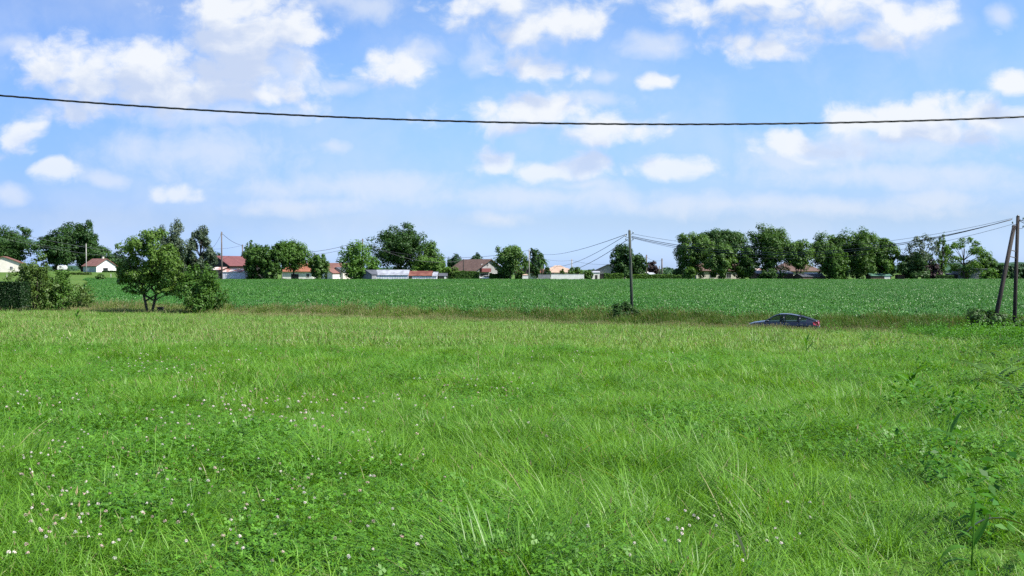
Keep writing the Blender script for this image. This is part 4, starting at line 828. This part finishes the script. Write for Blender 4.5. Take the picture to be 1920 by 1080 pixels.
def car(label,paint,loc,rz,group=None):
    e=empty('parked_car',loc,label,'car',group,rz); mb=MB(); st=np.linspace(-2.25,2.25,31); V=[];k=13
    for x in st:
        w=hw(x); s=shz(x); h=hood(x); pr=[(0,.22),(w*.8,.2),(w*.96,.30),(w,.5),(w*1.005,s*.78),(w*.985,s-.06),(w*.93,s)]
        half=pr+[(w*.55,h-.02)]; ring=[(y,z) for y,z in half]+[(0,h+.01)]+[(-y,z) for y,z in half[:0:-1]]
        k=len(ring); V+=[(x,y,z) for y,z in ring]
    Fs=[(i*k+j,(i+1)*k+j,(i+1)*k+(j+1)%k,i*k+(j+1)%k) for i in range(len(st)-1) for j in range(k)]
    mb.add(V,Fs,0,True); n=len(st)-1; mb.add(V[:k],[tuple(range(k))]); mb.add(V[n*k:],[tuple(range(k))[::-1]])
    # cabin shell: pillars and roof; window openings left to the panes
    xs=np.linspace(-2.15,1.06,34); 
    def side(x,t,off=0.0):
        zb=shz(x)-.01; zt=max(zb+.01,roofz(x)-.05); y=(hw(x)*.93)*(1-t)+rail(x)*t; return (y+off,zb+(zt-zb)*t)
    def top(x,u,off=0): 
        zt=max(shz(x),roofz(x)-.05); return (rail(x)*u,zt+(roofz(x)-zt)*(1-u*u)+off)
    roof=[]
    m=mb
    isroof=lambda x:-1.15<=x<=.22
    A=[x for x in xs if isroof(x)]; V=[(x,)+top(x,u) for x in A for u in np.linspace(-1,1,9)]
    m.add(V,[(i*9+j,(i+1)*9+j,(i+1)*9+j+1,i*9+j+1) for i in range(len(A)-1) for j in range(8)],0,True)
    for sg in(-1,1):
        # cant rail / pillars: narrow strip along the roof edge and uprights
        P=[(x,sg*side(x,1)[0],side(x,1)[1]) for x in xs]; m.tube(P,.035,6)
        for x0,x1 in((-.12,-.10),(-1.02,-1.12)):
            m.tube([(x0,sg*side(x0,0)[0],side(x0,0)[1]),(x1,sg*side(x1,1)[0],side(x1,1)[1])],.04,6)
        Vq=[];X_=[x for x in xs if x<=-1.45]
        for x in X_: Vq+=[(x,sg*side(x,0)[0],side(x,0)[1]),(x,sg*side(x,1)[0],side(x,1)[1])]
        m.add(Vq,[(2*i,2*i+2,2*i+3,2*i+1) for i in range(len(X_)-1)],0,True)
    mb.obj('body',e,paint)
    def pane(name,V,r,c): mb=MB(); mb.add(V,[(i*c+j,(i+1)*c+j,(i+1)*c+j+1,i*c+j+1) for i in range(r-1) for j in range(c-1)],0,True); return mb.obj(name,e,CGL)
    for sg in(-1,1):
        for x0,x1 in((-.08,1.0),(-1.03,-.16),(-1.45,-1.1)):
            A=np.linspace(x0,x1,10); pane('window',[(x,sg*side(x,t)[0],side(x,t)[1]) for x in A for t in(0,.5,.97)],10,3)
    A=np.linspace(.22,1.06,8); pane('windscreen',[(x,)+top(x,u) for x in A for u in np.linspace(-.97,.97,9)],8,9)
    A=np.linspace(-2.05,-1.15,8); pane('rear_window',[(x,)+top(x,u) for x in A for u in np.linspace(-.95,.95,9)],8,9)
    ins=MB()
    for x in(-.95,.1):
        for y in(-.38,.38): ins.box(x-.08,x+.06,y-.22,y+.22,.5,1.08); ins.box(x-.05,x+.03,y-.12,y+.12,1.1,1.24)
    ins.obj('seats',e,BLK)
    for sg in(-1,1):
        l=MB(); l.add([(-2.262,sg*.66,.72),(-1.92,sg*.835,.78),(-1.88,sg*.835,.95),(-2.16,sg*.79,1.0),(-2.262,sg*.52,.95),(-2.262,sg*.50,.76),(-2.0,sg*.6,.78),(-2.0,sg*.6,.95)],[(0,1,2,3),(0,3,4,5),(1,6,7,2),(3,2,7,4),(0,5,6,1),(5,4,7,6)]); l.obj('taillight',e,LAMPR)
        l=MB(); l.add([(2.262,sg*.40,.52),(1.95,sg*.80,.58),(1.72,sg*.835,.76),(2.12,sg*.55,.70),(1.9,sg*.5,.56),(1.8,sg*.55,.70)],[(0,1,2,3),(4,5,2,1),(0,3,5,4),(0,4,1),(3,2,5)]); l.obj('headlight',e,LAMPW)
        l=MB(); l.ball((.86,sg*.99,.99),.1,0,8,.75); l.tube([(.86,sg*.86,.94),(.86,sg*.95,.97)],.025,5); l.obj('mirror',e,paint)
        for x in(-.35,-1.2): l=MB(); l.box(x-.09,x+.09,sg*.87-.025,sg*.87+.025,.80,.83); l.obj('door_handle',e,ALU)
        for x in(-1.38,1.35):
            w=MB(); w.tube([(x,sg*.70,.31),(x,sg*.885,.31)],[.31,.31],20); wo=w.obj('wheel',e,RUB); w=MB(); w.tube([(x,sg*.882,.31),(x,sg*.892,.31)],[.2,.19],14); w.obj('rim',wo,ALU)
    a=MB(); a.tube([(-1.0,0,1.36),(-1.12,0,1.50)],[.012,.006],5); a.ball((-1.0,0,1.37),.03); a.obj('aerial',e,BLK)
    b=MB(); b.box(-2.285,-2.25,-.26,.26,.62,.73); b.obj('number_plate',e,PAINTW)
    return e
yc=61.7; xc=wx(1468,yc); yc=float(yroad(xc))-.3; xc=wx(1468,yc)
car('dark blue car parked on the sunken road, only its upper half above the grass',PAINT,(xc,yc,-2.67),math.atan2(.33,-.944))
xw=wx(911,268); car('white car parked before the farmhouse at the far edge of the field',PAINTW,(xw,268,tz(xw,268)+.02),R(175))

# ------------------------------------------------------------------ sky, sun, camera
SUN_AZ,SUN_EL=114.0,50.0
w=bpy.data.worlds.new('World'); S.world=w; w.use_nodes=True; nt=w.node_tree; nt.nodes.clear(); lk=nt.links.new
out=N(nt,'ShaderNodeOutputWorld'); bg=N(nt,'ShaderNodeBackground'); lk(bg.outputs[0],out.inputs[0])
SKYS=0.06
sky=N(nt,'ShaderNodeTexSky',sky_type='NISHITA'); sky.sun_disc=False; sky.sun_elevation=R(SUN_EL); sky.sun_rotation=R(SUN_AZ); sky.air_density=1.0; sky.dust_density=0.6; sky.ozone_density=1.5
tc=N(nt,'ShaderNodeTexCoord').outputs['Generated']
sx=N(nt,'ShaderNodeSeparateXYZ'); lk(tc,sx.inputs[0])
dy=mth(nt,'MAXIMUM',sx.outputs[1],0.06); U=mth(nt,'DIVIDE',sx.outputs[0],dy); Vv=mth(nt,'DIVIDE',sx.outputs[2],dy)
# the clear sky: deeper blue overhead and away from the sun
tint=mixc(nt,ramp(nt,sx.outputs[2],0.0,0.22),(.80,.95,1.50),(1.14,1.38,1.74))
tint=mixc(nt,1.0,tint,mixc(nt,ramp(nt,sx.outputs[0],-.50,.05),(.68,.735,.855),(1,1,1)),'MULTIPLY')
tint=mixc(nt,1.0,tint,mixc(nt,ramp(nt,sx.outputs[2],0.0,.055),(1.13,1.36,1.66),(1,1,1)),'MULTIPLY')
clear=mixc(nt,1.0,sky.outputs[0],tint,'MULTIPLY')
def cloud_group(name,blobs):
    g=bpy.data.node_groups.new(name,'ShaderNodeTree'); g.interface.new_socket('P',in_out='INPUT',socket_type='NodeSocketVector'); g.interface.new_socket('D',in_out='OUTPUT',socket_type='NodeSocketFloat')
    a=g.nodes.new('NodeGroupInput'); b=g.nodes.new('NodeGroupOutput'); prev=None
    for (px,py,rx,ry) in blobs:
        u,v,ru,rv=(px-960)/F,-(py-HZ)/F,rx*1.1/F,ry*1.14/F
        n=g.nodes.new('ShaderNodeVectorMath'); n.operation='MULTIPLY_ADD'; g.links.new(a.outputs[0],n.inputs[0]); n.inputs[1].default_value=(1/ru,1/rv,0); n.inputs[2].default_value=(-u/ru,-v/rv,0)
        l=g.nodes.new('ShaderNodeVectorMath'); l.operation='LENGTH'; g.links.new(n.outputs[0],l.inputs[0])
        if prev is None: prev=l.outputs['Value']
        else:
            m=g.nodes.new('ShaderNodeMath'); m.operation='SMOOTH_MIN'; m.inputs[2].default_value=.35; g.links.new(prev,m.inputs[0]); g.links.new(l.outputs['Value'],m.inputs[1]); prev=m.outputs[0]
    g.links.new(prev,b.inputs[0]); return g
STRONG=[(400,130,150,64),(250,150,170,52),(1740,245,170,40),(1480,30,230,46),(450,70,140,80),(345,95,58,45),(540,65,55,66),(430,15,80,40),(170,130,130,52),(330,165,200,52),(500,180,110,34),(95,130,60,42),(255,105,75,34),(160,205,100,28),(30,268,50,34),(340,360,50,16),(110,328,48,17),
(750,128,62,40),(950,22,95,42),(1020,52,100,42),(1112,50,50,30),(1010,130,75,28),(1240,152,32,17),(985,215,150,36),(1130,235,100,38),(920,305,44,28),(1010,322,42,19),(1090,312,66,28),(1255,316,86,24),
(1420,6,240,34),(1560,35,160,48),(1650,40,120,38),(1625,75,70,25),(1390,83,52,26),(1448,96,46,16),(1605,226,100,28),(1720,222,125,40),(1840,215,100,36),(1905,160,40,32),(1500,272,90,28)]
FAINT=[(390,288,155,46),(260,275,60,26),(410,215,150,20),(30,85,42,20),(190,335,50,14),(10,370,40,14),(640,160,38,14),(700,15,65,24),(625,5,60,20),(890,100,28,28),(1140,138,24,13),(1215,88,42,22),(1480,305,105,22),(1650,272,190,32),(1650,330,240,24),(1790,325,90,20),(650,352,200,26),(560,385,130,16),(1000,372,270,20),(930,410,50,12),(1350,385,260,18),(1560,390,210,18),(1750,370,70,16),(1090,350,70,14),(1130,182,75,14),(800,95,42,24),(480,390,45,16),(1880,240,75,30),(545,130,45,30),(640,277,40,20),(1873,36,24,18),(640,277,24,12)]
gS=cloud_group('heavy_clouds',STRONG); gF=cloud_group('thin_clouds',FAINT)
def comb(u,v): c=N(nt,'ShaderNodeCombineXYZ'); lk(u,c.inputs[0]); lk(v,c.inputs[1]); return c.outputs[0]
def nz(vec,scale,detail,rough=.55):
    n=N(nt,'ShaderNodeTexNoise'); setin(n,Scale=scale,Detail=detail,Roughness=rough); lk(vec,n.inputs['Vector']); return n
def grp(g,p): n=N(nt,'ShaderNodeGroup'); n.node_tree=g; lk(p,n.inputs[0]); return n.outputs[0]
def vadd(p,a,b=None):
    n=N(nt,'ShaderNodeVectorMath',operation='ADD' if b is None else 'MULTIPLY_ADD'); lk(p,n.inputs[0]); n.inputs[1].default_value=a
    if b is not None: lk(b,n.inputs[2])
    return n.outputs[0]
P0=comb(U,Vv); wc=vadd(nz(P0,14,3).outputs['Color'],(-.5,-.5,-.5)); P1=vadd(wc,(.05,.026,0),P0)
def dens(p):
    d=grp(gS,p); sm=N(nt,'ShaderNodeVectorMath',operation='MULTIPLY'); lk(p,sm.inputs[0]); sm.inputs[1].default_value=(1,1.35,1)
    n=nz(sm.outputs[0],24,11,.68).outputs['Fac']
    vo=N(nt,'ShaderNodeTexVoronoi',feature='SMOOTH_F1',voronoi_dimensions='2D'); setin(vo,Scale=17,Detail=2,Roughness=.5,Smoothness=.35); lk(sm.outputs[0],vo.inputs['Vector'])
    x=mth(nt,'ADD',mth(nt,'SUBTRACT',1.0,d),mth(nt,'MULTIPLY',mth(nt,'SUBTRACT',.78,vo.outputs['Distance']),1.0)); return mth(nt,'ADD',x,mth(nt,'MULTIPLY',mth(nt,'SUBTRACT',n,.5),1.9))
d0=dens(P1); d1=dens(vadd(P1,(.014,.030,0)))
mS=mth(nt,'MULTIPLY',ramp(nt,d0,-.15,.80),mth(nt,'MULTIPLY_ADD',ramp(nt,sx.outputs[2],.03,.17),.35,.65))
lit=ramp(nt,mth(nt,'SUBTRACT',mth(nt,'MULTIPLY',d1,1.0),mth(nt,'MULTIPLY',d0,.10)),.95,-.25)  # 1 where the way to the sun is clear
fT=mth(nt,'ADD',mth(nt,'SUBTRACT',1.08,grp(gF,P1)),mth(nt,'MULTIPLY',mth(nt,'SUBTRACT',nz(P1,20,7,.62).outputs['Fac'],.5),2.6)); mT=mth(nt,'MULTIPLY',ramp(nt,fT,-.55,1.1),.66)
k=.5/SKYS
veil=mth(nt,'MULTIPLY',ramp(nt,nz(P1,5.5,6,.6).outputs['Fac'],.38,.72),.30)
c=mixc(nt,mth(nt,'MAXIMUM',mT,veil),clear,(.80*k,.86*k,.97*k))
cc=mixc(nt,lit,(.60*k,.70*k,.91*k),(.93*k,.96*k,1.0*k))
c=mixc(nt,mth(nt,'MULTIPLY',mS,.95),c,cc)
out.inputs[0].links and nt.links.remove(out.inputs[0].links[0])
bg2=N(nt,'ShaderNodeBackground'); bg.inputs[1].default_value=SKYS; bg2.inputs[1].default_value=SKYS; lk(mixc(nt,.12,clear,(.8*k,.86*k,.97*k)),bg.inputs[0]); lk(c,bg2.inputs[0])
inr=mth(nt,'MULTIPLY',mth(nt,'GREATER_THAN',sx.outputs[1],.4),mth(nt,'MULTIPLY',mth(nt,'LESS_THAN',Vv,.55),mth(nt,'GREATER_THAN',Vv,-.02)))
ms=N(nt,'ShaderNodeMixShader'); lk(inr,ms.inputs[0]); lk(bg.outputs[0],ms.inputs[1]); lk(bg2.outputs[0],ms.inputs[2]); lk(ms.outputs[0],out.inputs[0])
w.cycles.sampling_method='NONE'
az,el=R(SUN_AZ),R(SUN_EL); sv=Vector((math.sin(az)*math.cos(el),math.cos(az)*math.cos(el),math.sin(el)))
ld=bpy.data.lights.new('sun','SUN'); ld.energy=4.8; ld.angle=R(.53); ld.color=(1,.955,.88); lo=bpy.data.objects.new('sun',ld); lo.rotation_euler=sv.to_track_quat('Z','Y').to_euler(); lo.location=(20,-5,40); COL.objects.link(lo)
cd=bpy.data.cameras.new('camera'); cd.sensor_width=36; cd.lens=36*F/1920; cd.clip_start=.05; cd.clip_end=12000
co=bpy.data.objects.new('camera',cd); co.location=(0,0,EYE); co.rotation_euler=(PI/2-PITCH,0,0); COL.objects.link(co); S.camera=co
S.view_settings.view_transform='Standard'; S.view_settings.look='None'; S.view_settings.exposure=1.0; S.view_settings.gamma=1.0
S.render.engine='CYCLES'; cy=S.cycles; cy.max_bounces=5; cy.diffuse_bounces=2; cy.glossy_bounces=2; cy.transmission_bounces=3; cy.transparent_max_bounces=6; cy.volume_bounces=0; cy.use_denoising=False
cy.use_adaptive_sampling=True; cy.adaptive_threshold=0.015
